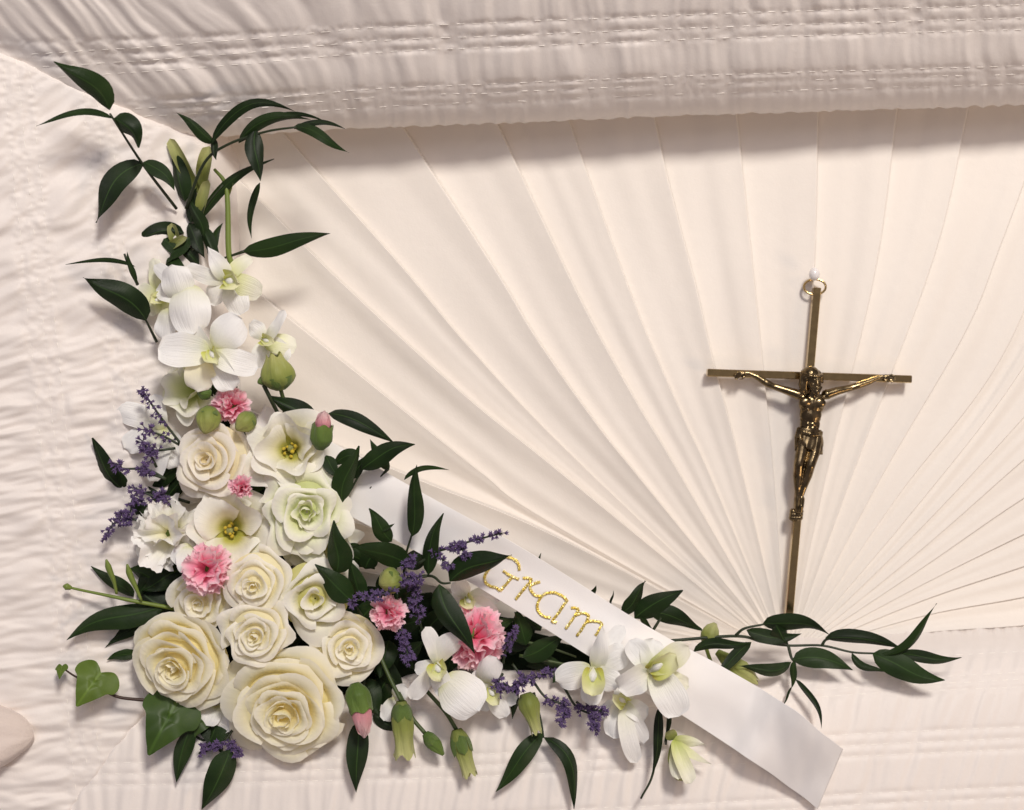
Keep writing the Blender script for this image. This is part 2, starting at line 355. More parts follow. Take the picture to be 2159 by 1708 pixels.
def edge_bot(x): return np.interp(x, [-200, 400, 1000, 1400, 1660, 1800, 2000, 2159, 2400], [1420, 1410, 1395, 1376, 1362, 1352, 1343, 1336, 1328])
BOTP = np.array([(-16, -.001), (0, .007), (14, .0145), (40, .0245), (85, .0345), (140, .041), (210, .046), (300, .0505), (460, .056)])
BPAR = spline([(a, b * 1e4, 0) for a, b in BOTP], 400)
bl = np.concatenate([[0], np.cumsum(np.hypot(np.diff(BPAR[:, 0]), np.diff(BPAR[:, 1]) * 0.033))])
BOT_ROWS = (38, 82, 97, 112, 196, 220, 243, 322, 345)
def bot_pt(x, q):
    o = np.interp(q, bl, BPAR[:, 0]); d = np.interp(q, bl, BPAR[:, 1]) * 1e-4
    xs = x - o * np.interp(x, [0, 800, 1400, 2159], [-0.05, -0.12, -0.22, -0.34]) * 1.0 + 8 * PN2(x / 60, o / 70)
    g = 0.8 * PN(xs / 30, o / 240) + 0.35 * PN2(xs / 15, o / 140) + 0.5 * PN3(xs / 90, o / 240)
    rows = np.zeros_like(o)
    for r in BOT_ROWS: rows = np.maximum(rows, np.exp(-((o - r) / 6.0) ** 2))
    amp = 0.0020 * np.clip((o - 2) / 40, 0, 1)
    seam = np.clip(-mitre_low(x, edge_bot(x) + o), 0, 80)
    return at_np(x, edge_bot(x) + o + 2.0 * PN(x / 14, 0.4 + 0 * x) * np.exp(-o / 10), d + amp * g * (1 - 0.5 * rows) - rows * 0.0005 * np.clip(o / 30, 0, 1) - seam * PX * 1.1)
bottom = lining('lower_lining', 'shirred cream satin roll below the pleated panel', np.arange(-150, 2330, 3.2), np.linspace(0, bl[-1], 120), bot_pt)

def stitches(parent, fn, along, q_of, dash=23, gap=6, r=0.00026, seed=0, keep=1.0):
    rr = random.Random(seed); mb = MB(); a = along[0]
    while a < along[1]:
        dl = dash * rr.uniform(0.75, 1.25)
        if rr.random() < keep:
            s = np.linspace(a, a + dl, 5); p = fn(s, q_of(s)); p = p + np.array([0, 0.00005, 0])
            p[0] += (0, .0004, 0); p[-1] += (0, .0004, 0)
            mb.add(*tube_geo(p, [r * .7, r, r, r, r * .7], 5))
        a += dl + gap * rr.uniform(0.7, 1.5)
    return mb.build('stitching', M['thread'], parent)
def q_top(o): 
    k = int(np.argmin(TPAR[:, 0])); return np.interp(o, TPAR[k:, 0], tl[k:])
for i, (o, wv) in enumerate([(214, 2), (186, 2), (162, 2), (85, 2.5), (67, 4), (47, 4)]):
    stitches(top, top_pt, (60, 2250), lambda s, o=o, wv=wv: q_top(o + wv * PN(s / 120, o + 0 * s) - 24 * np.clip((850 - s) / 800, 0, 1)), seed=i, keep=1 if o > 70 else 0.75)
for i, r in enumerate(LEFT_ROWS):
    stitches(left, left_pt, (-40, 1790), lambda s, r=r: np.interp(-(r + (s - 700) * 0.10 + 4 * PN(s / 90, r + 0 * s)), -LPAR[:, 0], ll), dash=17, gap=9, r=0.00024, seed=40 + i, keep=0.7)
for i, o in enumerate(BOT_ROWS):
    stitches(bottom, bot_pt, (160, 2250), lambda s, o=o: np.interp(o + 2.5 * PN(s / 130, o + 0 * s), BPAR[:, 0], bl), dash=19, gap=6, r=0.00025, seed=80 + i)

# peach cushion poking in at the corner
cu = []; nu, nv = 48, 40
for j in range(nv):
    t = j / (nv - 1)
    for i in range(nu):
        a = 2 * math.pi * i / nu; prof = max(0, 1 - t ** 2.2) ** 0.6 + .002
        fold = 1 + 0.12 * math.sin(3 * a + t * 2) + 0.16 * float(PN(math.cos(a) * 2.2 + 5, t * 2.5 + math.sin(a))) + .10 * float(PN2(math.cos(a) * 5 + t * 5, math.sin(a) * 5))
        p = at(-150 + 222 * t, 1572 - 20 * t, 0.060); e = size(92, 0.08)
        cu.append((p.x, p.y - 0.024 * prof * math.sin(a) * fold, p.z + e * prof * math.cos(a) * fold))
cush = mesh_obj('cushion', cu, grid_faces(nu, nv, True), M['cushion'])
tag(cush, 'blurred peach beige cushion corner poking in at the edge of the side lining', 'cushion')

# ------------------------------------------------------------------ blades: leaves, tepals
PROFILE = {'leaf': lambda t: (t ** 0.60) * ((1 - t) ** 1.08) * 2.2, 'tepal': lambda t: (t ** 0.62) * ((1 - t) ** 0.36) * 1.72,
           'broad': lambda t: (t ** 0.45) * ((1 - t) ** 0.33) * 1.52, 'narrow': lambda t: (t ** 0.5) * ((1 - t) ** 0.6) * 1.95}
def blade_geo(base, tip, width, normal=(0, -1, 0), arch=0.0, side=0.0, roll=0.0, twist=0.0, cup=0.18, prof='leaf', nu=7, nv=15, wave=0.0, seed=0, ss=0.0):
    base = np.array(base); tip = np.array(tip); ax = tip - base; L = np.linalg.norm(ax); ax = ax / L
    n = np.array(normal, float); n = n - ax * n.dot(ax); n /= np.linalg.norm(n); sd = np.cross(ax, n)
    t = np.linspace(0, 1, nv)
    sp = base + np.outer(t * L, ax) + np.outer(arch * L * np.sin(np.pi * t ** 0.9), n) + np.outer(side * L * np.sin(np.pi * t ** 0.85) + ss * L * np.sin(2 * np.pi * t), sd)
    T = np.gradient(sp, axis=0); T /= np.linalg.norm(T, axis=1)[:, None]
    wp = PROFILE[prof](np.clip(t, 0.0, 1.0)); wp = np.maximum(wp, 0.03); wp[-1] = 0.01
    v = []; uv = []
    for j in range(nv):
        s0 = np.cross(T[j], n); s0 /= np.linalg.norm(s0); n0 = np.cross(s0, T[j])
        a = roll + twist * t[j]; s1 = s0 * math.cos(a) + n0 * math.sin(a); n1 = -s0 * math.sin(a) + n0 * math.cos(a)
        for i in range(nu):
            u = -1 + 2 * i / (nu - 1); h = width * 0.5 * wp[j] * (1 + .10 * float(PN(t[j] * 3.1 + seed * 7, 3.3 if u < 0 else 8.1)))
            z = cup * h * (abs(u) ** 1.4) + wave * width * math.sin(t[j] * 9 + u * 2 + seed) * abs(u) * t[j]
            v.append(sp[j] + s1 * u * h * (1 - 0.15 * abs(cup) * abs(u)) + n1 * z); uv.append((0.5 + 0.5 * u, t[j]))
    return v, grid_faces(nu, nv), uv
def blade(name, mat, parent, *a, **k):
    v, f, uv = blade_geo(*a, **k); return mesh_obj(name, v, f, mat, parent, uv)

def sprig(label, stems, leaves, name='foliage_sprig', d=0.045, stem_r=0.0010, smat='stem_dark', lmat='ruscus', group='dark green leaf sprigs'):
    s0 = stems[0][0] if stems else leaves[0][:2]
    t = thing(name, label, 'leaf sprig', tuple(at(s0[0], s0[1], d)), group)
    for s in stems:
        pts = [at(p[0], p[1], p[2] if len(p) > 2 else d) for p in s]
        tube('stem', pts, [stem_r, stem_r * 0.6], M[smat], t, sides=7)
    for l in leaves:
        bx, by, tx, ty, w = l[:5]; o = l[5] if len(l) > 5 else {}
        d0 = o.get('d0', d) + rnd.uniform(-.002, .002); d1 = o.get('d1', d0 + rnd.uniform(-.004, .008))
        blade('leaf', M[o.get('m', lmat)], t, at(bx, by, d0), at(tx, ty, d1), size(w * 1.26, d0), arch=o.get('arch', rnd.uniform(0.02, 0.09)), side=o.get('side', rnd.uniform(-.05, .05)),
              roll=o.get('roll', rnd.uniform(-.35, .35)), twist=o.get('twist', rnd.uniform(-.7, .7)), cup=o.get('cup', rnd.uniform(-0.55, -0.1)), wave=rnd.uniform(.01, .06), seed=rnd.random() * 9, ss=rnd.uniform(-.035, .035))
    return t

# floral foam core with its covering of dark leaves
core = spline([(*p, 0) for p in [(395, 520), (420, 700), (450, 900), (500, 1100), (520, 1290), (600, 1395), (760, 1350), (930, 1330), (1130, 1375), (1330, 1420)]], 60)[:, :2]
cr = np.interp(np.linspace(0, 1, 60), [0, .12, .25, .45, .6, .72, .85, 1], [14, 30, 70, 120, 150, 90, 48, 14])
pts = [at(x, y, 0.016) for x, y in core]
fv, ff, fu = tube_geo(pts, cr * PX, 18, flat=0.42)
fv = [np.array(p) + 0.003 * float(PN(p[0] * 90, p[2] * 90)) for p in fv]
foam = thing('floral_foam', 'added floral foam base, near black for the shade between the flowers', 'floral foam', tuple(pts[30]))
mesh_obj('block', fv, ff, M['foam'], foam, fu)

# ------------------------------------------------------------------ leaf sprigs (base x, y, tip x, y, width)
E = dict
sprig('tall leaf sprig rising in front of the upper corner, leftmost of the top leaves', [[(372, 440, .045), (300, 345, .07), (232, 240, .098)]], [
    (231, 232, 113, 130, 58, E(d0=.098, d1=.118, side=.10, roll=.25)), (238, 250, 76, 266, 17, E(d0=.098, side=.12, arch=.02)), (240, 250, 292, 312, 56, E(d0=.096, side=-.16, roll=-.3)),
    (303, 345, 203, 470, 60, E(d0=.07, d1=.075, side=.13)), (302, 342, 368, 402, 38, E(d0=.07, side=-.13, roll=.3)), (390, 425, 356, 306, 50, E(d0=.046, side=.03))], d=.045)
sprig('arching leaf sprig under the scalloped edge of the upper roll', [[(392, 440, .045), (430, 345, .06), (480, 305, .068), (560, 278, .072), (625, 268, .075)]], [
    (452, 302, 371, 237, 30, E(d0=.068, d1=.078)), (448, 290, 456, 338, 20, E(d0=.068)), (447, 302, 625, 236, 26, E(side=-.24, d0=.07, d1=.078)), (503, 302, 655, 252, 30, E(side=-.15, d0=.07, d1=.076)),
    (540, 273, 549, 382, 46, E(d0=.072, roll=.1, side=.03)), (618, 268, 736, 322, 26, E(d0=.074, d1=.076, side=-.05)), (620, 272, 728, 272, 15, E(side=-.12, d0=.074)),
    (548, 385, 531, 505, 17, E(d0=.05, side=.08)), (560, 250, 690, 258, 12, E(side=-.10, d0=.074))], d=.05)
sprig('short leaf sprig with one long leaf reaching over the pleats', [[(400, 545, .035), (425, 450, .042), (470, 390, .045)], [(515, 530, .045), (470, 545, .04)]], [
    (425, 462, 578, 335, 24, E(side=-.10, arch=.05)), (512, 530, 697, 492, 44, E(d0=.045, d1=.05, side=.02, roll=-.3)), (388, 492, 275, 528, 42, E(side=.16)), (398, 470, 432, 545, 34), (425, 478, 468, 552, 34),
    (400, 500, 350, 560, 36), (430, 500, 400, 420, 34), (380, 540, 330, 480, 30), (440, 540, 470, 470, 22), (402, 470, 415, 395, 30), (380, 520, 420, 560, 44), (350, 540, 400, 585, 40)], d=.04)
sprig('glossy single leaf pointing up over the side lining beside the white orchids', [[(330, 720, .045), (306, 672, .062)], [(290, 600, .055), (270, 556, .066), (262, 535, .068)]], [
    (308, 676, 175, 585, 68, E(d0=.063, d1=.076, side=.08, roll=.2, twist=.1)), (285, 562, 138, 558, 12, E(side=.08, d0=.066, d1=.078)), (287, 596, 268, 530, 14, E(d0=.064))], d=.055)
sprig('dark spiky leaf sprig behind the purple statice at the side lining', [[(400, 1060, .04), (330, 1040, .04), (270, 1035, .04)]], [
    (275, 1040, 195, 923, 52, E(d0=.042, d1=.055, side=-.08)), (300, 1062, 184, 1042, 32), (305, 1096, 163, 1102, 32, E(side=.06)), (372, 985, 295, 1045, 42), (262, 945, 228, 932, 12), (300, 1000, 232, 934, 16),
    (345, 1065, 268, 1010, 40), (350, 1110, 270, 1060, 44), (390, 1000, 330, 1075, 40), (300, 1130, 232, 1120, 30), (310, 1160, 250, 1140, 26), (278, 858, 228, 862, 9), (330, 1180, 280, 1160, 50)], d=.038)
sprig('dark glossy leaf sprig pointing left below the white carnation', [[(400, 1275, .04), (330, 1280, .045)]], [
    (345, 1280, 140, 1350, 60, E(d0=.05, d1=.06, side=.07, roll=-.35)), (320, 1300, 215, 1372, 32, E(side=.04)), (290, 1372, 225, 1392, 26), (375, 1240, 270, 1200, 80, E(roll=.4)), (390, 1200, 300, 1245, 66), (282, 1258, 192, 1194, 34, E(d0=.046)),
    (370, 1290, 290, 1240, 60), (350, 1320, 270, 1330, 50), (330, 1190, 290, 1260, 50), (385, 1180, 350, 1270, 60)], d=.042)
sprig('broad leaf sprig hanging below the two large cream roses', [[(520, 1520, .04), (440, 1560, .042), (405, 1548, .042)]], [
    (405, 1530, 372, 1650, 46, E(d0=.05, d1=.055, side=.04)), (486, 1580, 425, 1707, 66, E(d0=.055, d1=.06, side=-.04, roll=.2)), (470, 1500, 420, 1590, 60), (500, 1520, 510, 1600, 60, E(d0=.04)), (440, 1500, 470, 1590, 60, E(d0=.04))], d=.045)
sprig('single narrow dark leaf hanging below the pink carnation bud', [[(770, 1420, .04), (757, 1540, .048)]], [
    (757, 1520, 751, 1671, 54, E(d0=.054, d1=.062, side=.0, roll=.1)), (790, 1500, 845, 1545, 40, E(d0=.04)), (780, 1480, 830, 1420, 60, E(d0=.035)), (760, 1440, 800, 1510, 60, E(d0=.035))], d=.048)
sprig('leaf sprig fanning over the top end of the sash', [[(690, 1070, .05), (724, 1055, .06), (764, 990, .065)], [(817, 990, .055), (780, 1030, .055)]], [
    (660, 905, 569, 834, 54, E(d0=.058, d1=.062, side=.10)), (692, 872, 832, 934, 40, E(d0=.06, side=-.07, roll=.3)), (762, 990, 875, 937, 50, E(d0=.07, d1=.075, side=-.09, roll=-.2)), (758, 962, 700, 982, 34, E(d0=.068, side=.14)),
    (722, 1060, 757, 940, 52, E(d0=.07, d1=.074, side=-.05)), (688, 960, 716, 1008, 34, E(d0=.064)), (820, 992, 780, 926, 28, E(d0=.050)), (852, 1012, 948, 991, 13, E(d0=.052, side=-.16)), (740, 1010, 770, 960, 30, E(d0=.064))], d=.06)
sprig('leaf sprig with one upright leaf standing across the sash', [[(850, 1240, .06), (855, 1175, .066), (868, 1128, .07)], [(851, 1221, .066), (907, 1214, .07), (931, 1229, .074), (950, 1229, .075)]], [
    (869, 1131, 879, 980, 44, E(d0=.074, d1=.082, side=.0, roll=.2)), (903, 1212, 935, 1082, 42, E(d0=.074, d1=.08, side=-.08)), (859, 1190, 741, 1152, 64, E(d0=.07, d1=.076, side=.05)), (826, 1142, 778, 1072, 42, E(d0=.066)),
    (948, 1226, 1079, 1170, 66, E(d0=.077, d1=.082, side=-.06, roll=-.2)), (926, 1232, 1001, 1378, 60, E(d0=.076, d1=.08, side=.05, roll=.2)), (806, 1122, 832, 1104, 10, E(d0=.07))], d=.068)
sprig('dark leaf sprig standing between the white lisianthus and the pink carnations', [[(700, 1280, .05), (708, 1204, .06)], [(800, 1350, .045), (740, 1264, .055)]], [
    (708, 1210, 704, 1097, 66, E(d0=.075, d1=.082, side=.04)), (742, 1268, 664, 1190, 62, E(d0=.072, d1=.076)), (760, 1264, 738, 1182, 46, E(d0=.07, roll=.5)), (845, 1275, 880, 1222, 44, E(d0=.058)), (770, 1200, 800, 1150, 44, E(d0=.055)),
    (800, 1260, 840, 1190, 50, E(d0=.05)), (760, 1310, 800, 1260, 50, E(d0=.05)), (820, 1350, 800, 1430, 60, E(d0=.042)), (830, 1330, 900, 1300, 50, E(d0=.042)), (900, 1330, 950, 1280, 46, E(d0=.045)), (860, 1200, 900, 1150, 50, E(d0=.055)), (720, 1160, 790, 1200, 60, E(d0=.05)), (850, 1390, 900, 1350, 40, E(d0=.04)), (790, 1390, 850, 1460, 50, E(d0=.036))], d=.055)
sprig('dark leaf sprig tucked under the lower edge of the sash', [[(1050, 1345, .04), (1140, 1360, .045), (1215, 1385, .048)], [(1095, 1382, .045), (1215, 1405, .045)]], [
    (1102, 1385, 1190, 1340, 52, E(d0=.046)), (1110, 1360, 1085, 1290, 46, E(d0=.044)), (1140, 1330, 1105, 1300, 34, E(d0=.044)), (1130, 1210, 1141, 1166, 12, E(d0=.05)), (1244, 1262, 1257, 1234, 13, E(d0=.05)), (1288, 1275, 1293, 1245, 6, E(d0=.05)), (1130, 1385, 1200, 1410, 24, E(d0=.04)), (1085, 1440, 1080, 1516, 26, E(d0=.052)), (1040, 1330, 1080, 1360, 30, E(d0=.04)), (1180, 1420, 1250, 1450, 44, E(d0=.042)), (1030, 1420, 1060, 1380, 36, E(d0=.036))], d=.044, smat='stem')
sprig('three leaf sprig rising above the sash left of the crucifix foot', [[(1370, 1340, .05), (1395, 1300, .05), (1405, 1284, .05)]], [
    (1310, 1292, 1361, 1225, 40, E(side=.06)), (1338, 1304, 1440, 1245, 54, E(side=-.06)), (1370, 1290, 1480, 1328, 48, E(side=-.05)), (1350, 1300, 1375, 1325, 14), (1300, 1300, 1345, 1330, 40)], d=.05)
sprig('long leafy sprig lying across the foot of the crucifix', [[(1400, 1352, .05), (1551, 1341, .042), (1606, 1353, .04), (1662, 1361, .04), (1733, 1361, .042), (1796, 1375, .045), (1851, 1378, .047)], [(1551, 1340, .042), (1570, 1325, .044), (1612, 1316, .045)],
    [(1662, 1361, .04), (1668, 1385, .042), (1676, 1400, .043), (1677, 1434, .045)], [(1733, 1361, .042), (1740, 1350, .043), (1752, 1346, .043)], [(1420, 1352, .05), (1440, 1374, .05), (1466, 1374, .05)]], [
    (1608, 1316, 1750, 1339, 50, E(side=-.10)), (1636, 1318, 1662, 1359, 44, E(roll=.5)), (1574, 1328, 1690, 1336, 34, E(side=.10)), (1462, 1374, 1585, 1354, 27, E(d0=.05, side=-.06)), (1584, 1354, 1500, 1443, 28, E(d0=.052, d1=.062, side=.05)),
    (1668, 1396, 1556, 1404, 32, E(side=-.10, d0=.044)), (1671, 1392, 1798, 1413, 50, E(side=-.12, d0=.044)), (1673, 1394, 1668, 1452, 17, E(d0=.046)), (1670, 1448, 1650, 1488, 6), (1677, 1432, 1732, 1537, 15, E(d0=.048, d1=.060, side=-.12)),
    (1740, 1346, 1902, 1368, 40, E(side=-.07, d0=.045)), (1850, 1384, 1975, 1272, 28, E(d0=.05, d1=.062, side=.14)), (1895, 1376, 2027, 1386, 30, E(side=.05, d0=.05)), (1840, 1378, 1992, 1434, 60, E(side=.05, d0=.05, roll=.3)), (1796, 1377, 1870, 1417, 20, E(side=.16, d0=.046))], d=.044)
sprig('forked pair of leaves hanging over the lower roll', [[(1125, 1460, .045), (1140, 1520, .05), (1146, 1556, .052)]], [
    (1145, 1546, 1045, 1670, 46, E(d0=.053, d1=.06, side=.04)), (1147, 1555, 1210, 1706, 38, E(d0=.053, d1=.06, side=-.20, roll=.3))], d=.05)
sprig('thin upright leaf with a curled stalk under the orchids on the sash', [[(1390, 1460, .05), (1392, 1500, .058), (1378, 1625, .062), (1351, 1684, .064)], [(1410, 1500, .055), (1404, 1570, .052)]], [
    (1390, 1490, 1374, 1636, 24, E(d0=.062, d1=.064)), (1412, 1500, 1400, 1570, 9, E(d0=.056))], d=.055)

# dark filler leaves packed against the foam, behind the flower heads
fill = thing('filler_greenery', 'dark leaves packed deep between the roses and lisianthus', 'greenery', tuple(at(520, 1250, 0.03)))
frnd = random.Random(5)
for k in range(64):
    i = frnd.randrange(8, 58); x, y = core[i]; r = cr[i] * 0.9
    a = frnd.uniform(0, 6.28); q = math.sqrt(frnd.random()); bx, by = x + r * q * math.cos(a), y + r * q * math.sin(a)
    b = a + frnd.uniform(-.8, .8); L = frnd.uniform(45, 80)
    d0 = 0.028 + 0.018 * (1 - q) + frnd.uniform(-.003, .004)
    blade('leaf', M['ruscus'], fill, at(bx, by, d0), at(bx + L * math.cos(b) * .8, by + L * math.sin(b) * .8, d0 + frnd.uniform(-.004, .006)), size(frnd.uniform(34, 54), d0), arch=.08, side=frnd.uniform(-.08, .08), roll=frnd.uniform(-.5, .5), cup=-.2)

# ivy
def ivy_leaf(parent, mat, base, tip, width, d, name='leaf', lift=0.006):
    """five-lobed outline: rings from the petiole point"""
    b = np.array(at(*base, d)); t = np.array(at(*tip, d + lift)); ax = t - b; L = np.linalg.norm(ax); ax /= L
    n = np.array([0.1, -1, 0.1]); n -= ax * n.dot(ax); n /= np.linalg.norm(n); sd = np.cross(ax, n); w = size(width, d) / 2
    half = [(0.0, 0.0), (-0.10, 0.22), (-0.16, 0.48), (-0.08, 0.78), (0.10, 1.0), (0.28, 0.97), (0.36, 0.74), (0.50, 0.60), (0.68, 0.40), (0.85, 0.20), (1.0, 0.0)]
    c = b + ax * L * 0.32; out = [(u, v) for u, v in half] + [(u, -v) for u, v in half[-2:0:-1]]
    op = spline([(u, v, 0) for u, v in out] + [(*out[0], 0)], 56)[:-1]
    v = [c]; uv = [(0.5, 0.32)]; R = 5
    for r in range(1, R + 1):
        for u, s, _ in op:
            uu = 0.32 + (u - 0.32) * r / R; ss = s * r / R
            z = -0.18 * w * abs(ss) ** 1.3 - 0.10 * w * math.sin(9 * math.atan2(ss, uu - 0.05)) * (r / R) ** 2 * 0.35 + 0.16 * L * math.sin(max(0, uu) * 2.6)
            v.append(b + ax * L * uu + sd * ss * w + n * z); uv.append((0.5 + 0.5 * ss, uu))
    m = len(op); f = [(0, 1 + i, 1 + (i + 1) % m) for i in range(m)]
    for r in range(R - 1):
        for i in range(m):
            a = 1 + r * m + i; e = 1 + r * m + (i + 1) % m; f.append((a, a + m, e + m, e))
    return mesh_obj(name, v, f, mat, parent, uv)
ivy = thing('ivy_trail', 'ivy trail with heart shaped leaf lying on the side lining', 'ivy', tuple(at(302, 1476, .05)))
tube('stem', [at(330, 1478, .05), at(302, 1476, .053), at(255, 1471, .056), at(226, 1460, .058), at(190, 1440, .058), at(160, 1427, .06), at(137, 1412, .062)], [.0011, .0008, .0005], M['stem_brown'], ivy)
ivy_leaf(ivy, M['ivy'], (213, 1418), (162, 1490), 100, .060)
ivy_leaf(ivy, M['ivy'], (131, 1404), (126, 1434), 26, .062)
ivy_leaf(ivy, M['ivy_dark'], (372, 1482), (314, 1592), 126, .055)
ivy_leaf(ivy, M['ivy_dark'], (425, 1500), (400, 1560), 80, .045)

# lime shoots and stems
sh = thing('freesia_shoot', 'bare green shoot with small buds over the side lining', 'flower shoot', tuple(at(360, 1284, .05)))
tube('stem', [at(372, 1284, .05), at(286, 1268, .058), at(228, 1256, .06), at(170, 1244, .06), at(140, 1237, .06)], [.0013, .0011, .0008, .0007], M['stem_lime'], sh)
for a in ([(298, 1266), (287, 1240), (274, 1212), (268, 1190)], [(246, 1252), (240, 1225), (230, 1200), (224, 1180)]):
    tube('bud', [at(x, y, .06 + .002 * i) for i, (x, y) in enumerate(a)], [.0008, .0010, .0016, .0019, .0006], M['stem_lime'], sh, n=14)
tube('bud', [at(150, 1240, .06), at(140, 1237, .061), at(133, 1236, .061)], [.0012, .0021, .0006], M['stem_lime'], sh)
ts = thing('orchid_spray_tip', 'lime green orchid buds and stem among the topmost leaves', 'orchid buds', tuple(at(482, 545, .035)))
tube('stem', [at(490, 560, .04), at(482, 530, .042), at(480, 430, .043), at(474, 385, .043), at(452, 357, .042)], [.0018, .0017, .0014, .0009], M['stem_lime'], ts)
for b, t2, w in (((425, 412), (358, 292), 34), ((428, 405), (442, 308), 38), ((378, 520), (362, 470), 30), ((420, 470), (440, 380), 30), ((480, 420), (490, 380), 18), ((350, 530), (395, 500), 24)):
    blade('bud_petal', M['lime'], ts, at(*b, .036), at(*t2, .044), size(w, .04), cup=.9, arch=.08, prof='tepal')

# ------------------------------------------------------------------ layered flowers
def frame_of(cx, cy, d, tilt, spin):
    n = Vector((tilt[0], -1.0, tilt[1])).normalized()
    q = n.to_track_quat('Z', 'Y').to_matrix().to_4x4()
    return Matrix.Translation(at(cx, cy, d)) @ q @ Matrix.Rotation(spin, 4, 'Z')
def apply(Mx, v): 
    R = np.array(Mx.to_3x3()); T = np.array(Mx.translation); return np.asarray(v) @ R.T + T

def cup_petal(R, ang, span, r_rim, z_rim, belly, curl, ripple, rr, nu=17, nv=13, z0=-0.55, r0=0.07, point=0.0, spiral=0.10, droop=0.32, shallow=False):
    ph = rr.uniform(0, 6.28); k = rr.choice([2, 3, 3, 4]); lean = rr.uniform(-.05, .05)
    v = np.zeros((nv, nu, 3)); uv = np.zeros((nv, nu, 2))
    for j in range(nv):
        for i in range(nu):
            u = -1 + 2 * i / (nu - 1); t = j / (nv - 1)
            top = 1 - droop * abs(u) ** 3.6 + point * max(0, 1 - abs(u) * 3) 
            s = t * top
            # belly section: quadratic from the base over the belly to the rim
            pr = (1 - s) ** 2 * r0 + 2 * s * (1 - s) * belly + s * s * r_rim
            pz = (1 - s) ** 2 * z0 + 2 * s * (1 - s) * (z0 * 0.35 + z_rim * 0.25) + s * s * z_rim
            if shallow:
                pr = r0 + (r_rim - r0) * s ** 1.5 + 0.05 * math.sin(math.pi * s); pz = z0 + (z_rim - z0) * (1 - max(0.0, 1 - s) ** 1.7)
            c = max(0, (t - 0.62) / 0.38) ** 2
            pr += curl * c * (0.75 + 0.5 * math.sin(k * u * 1.6 + ph)); pz -= curl * 0.75 * c
            pr += ripple * math.sin(k * u * 2.1 + ph) * t ** 2.5; pz += ripple * 0.8 * math.cos(k * u * 2.4 + ph * 1.7) * t ** 3
            pr += 0.05 * t * float(PN(u * 1.3 + ph * 5, t * 1.6 + ph)); pz += 0.05 * t * float(PN2(u * 1.5 + ph * 3, t * 2.0))
            pr *= 1 + spiral * u + lean * t
            wid = span * (0.45 + 0.55 * min(1, t * 1.7) ** 0.7)
            a = ang + u * wid
            v[j, i] = (R * pr * math.cos(a), R * pr * math.sin(a), R * pz); uv[j, i] = (0.5 + 0.5 * u, t * (1 - 0.0 * abs(u)))
    return v.reshape(-1, 3), grid_faces(nu, nv), uv.reshape(-1, 2)

def rose(label, cx, cy, d, rpx, tilt=(0, 0), spin=0, n=26, mat='rose_big', seed=1, open_=1.0, name='rose', group='cream roses', yellow=False, inner=0.06, ripple=0.022, tall=0.62, curl=0.09):
    rr = random.Random(seed); R = size(rpx, d); Mx = frame_of(cx, cy, d - 0.30 * R, tilt, spin)
    t = thing(name, label, 'flower', tuple(apply(Mx, np.array([[0, 0, -0.55 * R]]))[0]), group)
    for i in range(n):
        f = i / (n - 1); ang = i * 2.39996 + rr.uniform(-.2, .2)
        r_rim = inner + (0.97 - inner - curl * 0.5 * f ** 2) * f ** 0.95 * open_ * (1 + rr.uniform(-.07, .07) * (f < .9))
        z = tall * .75 - (tall * .75 - 0.0) * f ** 1.9 + rr.uniform(-.06, .06)
        span = 2.0 - 0.85 * f ** 0.6
        belly = r_rim * (1.38 - 0.36 * f) + 0.13
        v, fc, uv = cup_petal(R, ang, span, r_rim, z, belly, curl * max(0, f - 0.2) / 0.8 * rr.uniform(.5, 1.6), ripple * (0.5 + 1.2 * f), rr, point=0.03 * f if rr.random() < .3 else 0, droop=0.22, z0=z - .30 - .25 * f, r0=max(.05, r_rim - .24 - .16 * f), spiral=rr.uniform(.06, .16), shallow=True)
        off = np.array([rr.uniform(-.03, .03), rr.uniform(-.03, .03), 0]) * R * (1 - f)
        mesh_obj('petal', apply(Mx, v + off), fc, M[mat], t, uv)
    hv, hu = [], []
    for j in range(9):
        for i in range(20):
            q = 0.02 + 0.80 * j / 8; a = 2 * math.pi * i / 20
            hv.append((R * q * math.cos(a), R * q * math.sin(a), R * (tall * .75 * (1 - q ** 1.9) - .20 - .10 * q))); hu.append((i / 20, .30))
    mesh_obj('heart', apply(Mx, np.array(hv)), grid_faces(20, 9, True), M[mat], t, hu)
    # sepals and hip
    for k in range(5):
        a = k * 1.2566; b = apply(Mx, [[0.1 * R * math.cos(a), 0.1 * R * math.sin(a), -0.58 * R]])[0]; e = apply(Mx, [[0.62 * R * math.cos(a), 0.62 * R * math.sin(a), -0.60 * R]])[0]
        blade('sepal', M['calyx'], t, b, e, 0.26 * R, normal=tuple(Mx.to_3x3() @ Vector((0, 0, 1))), cup=.2, nu=5, nv=8)
    return t
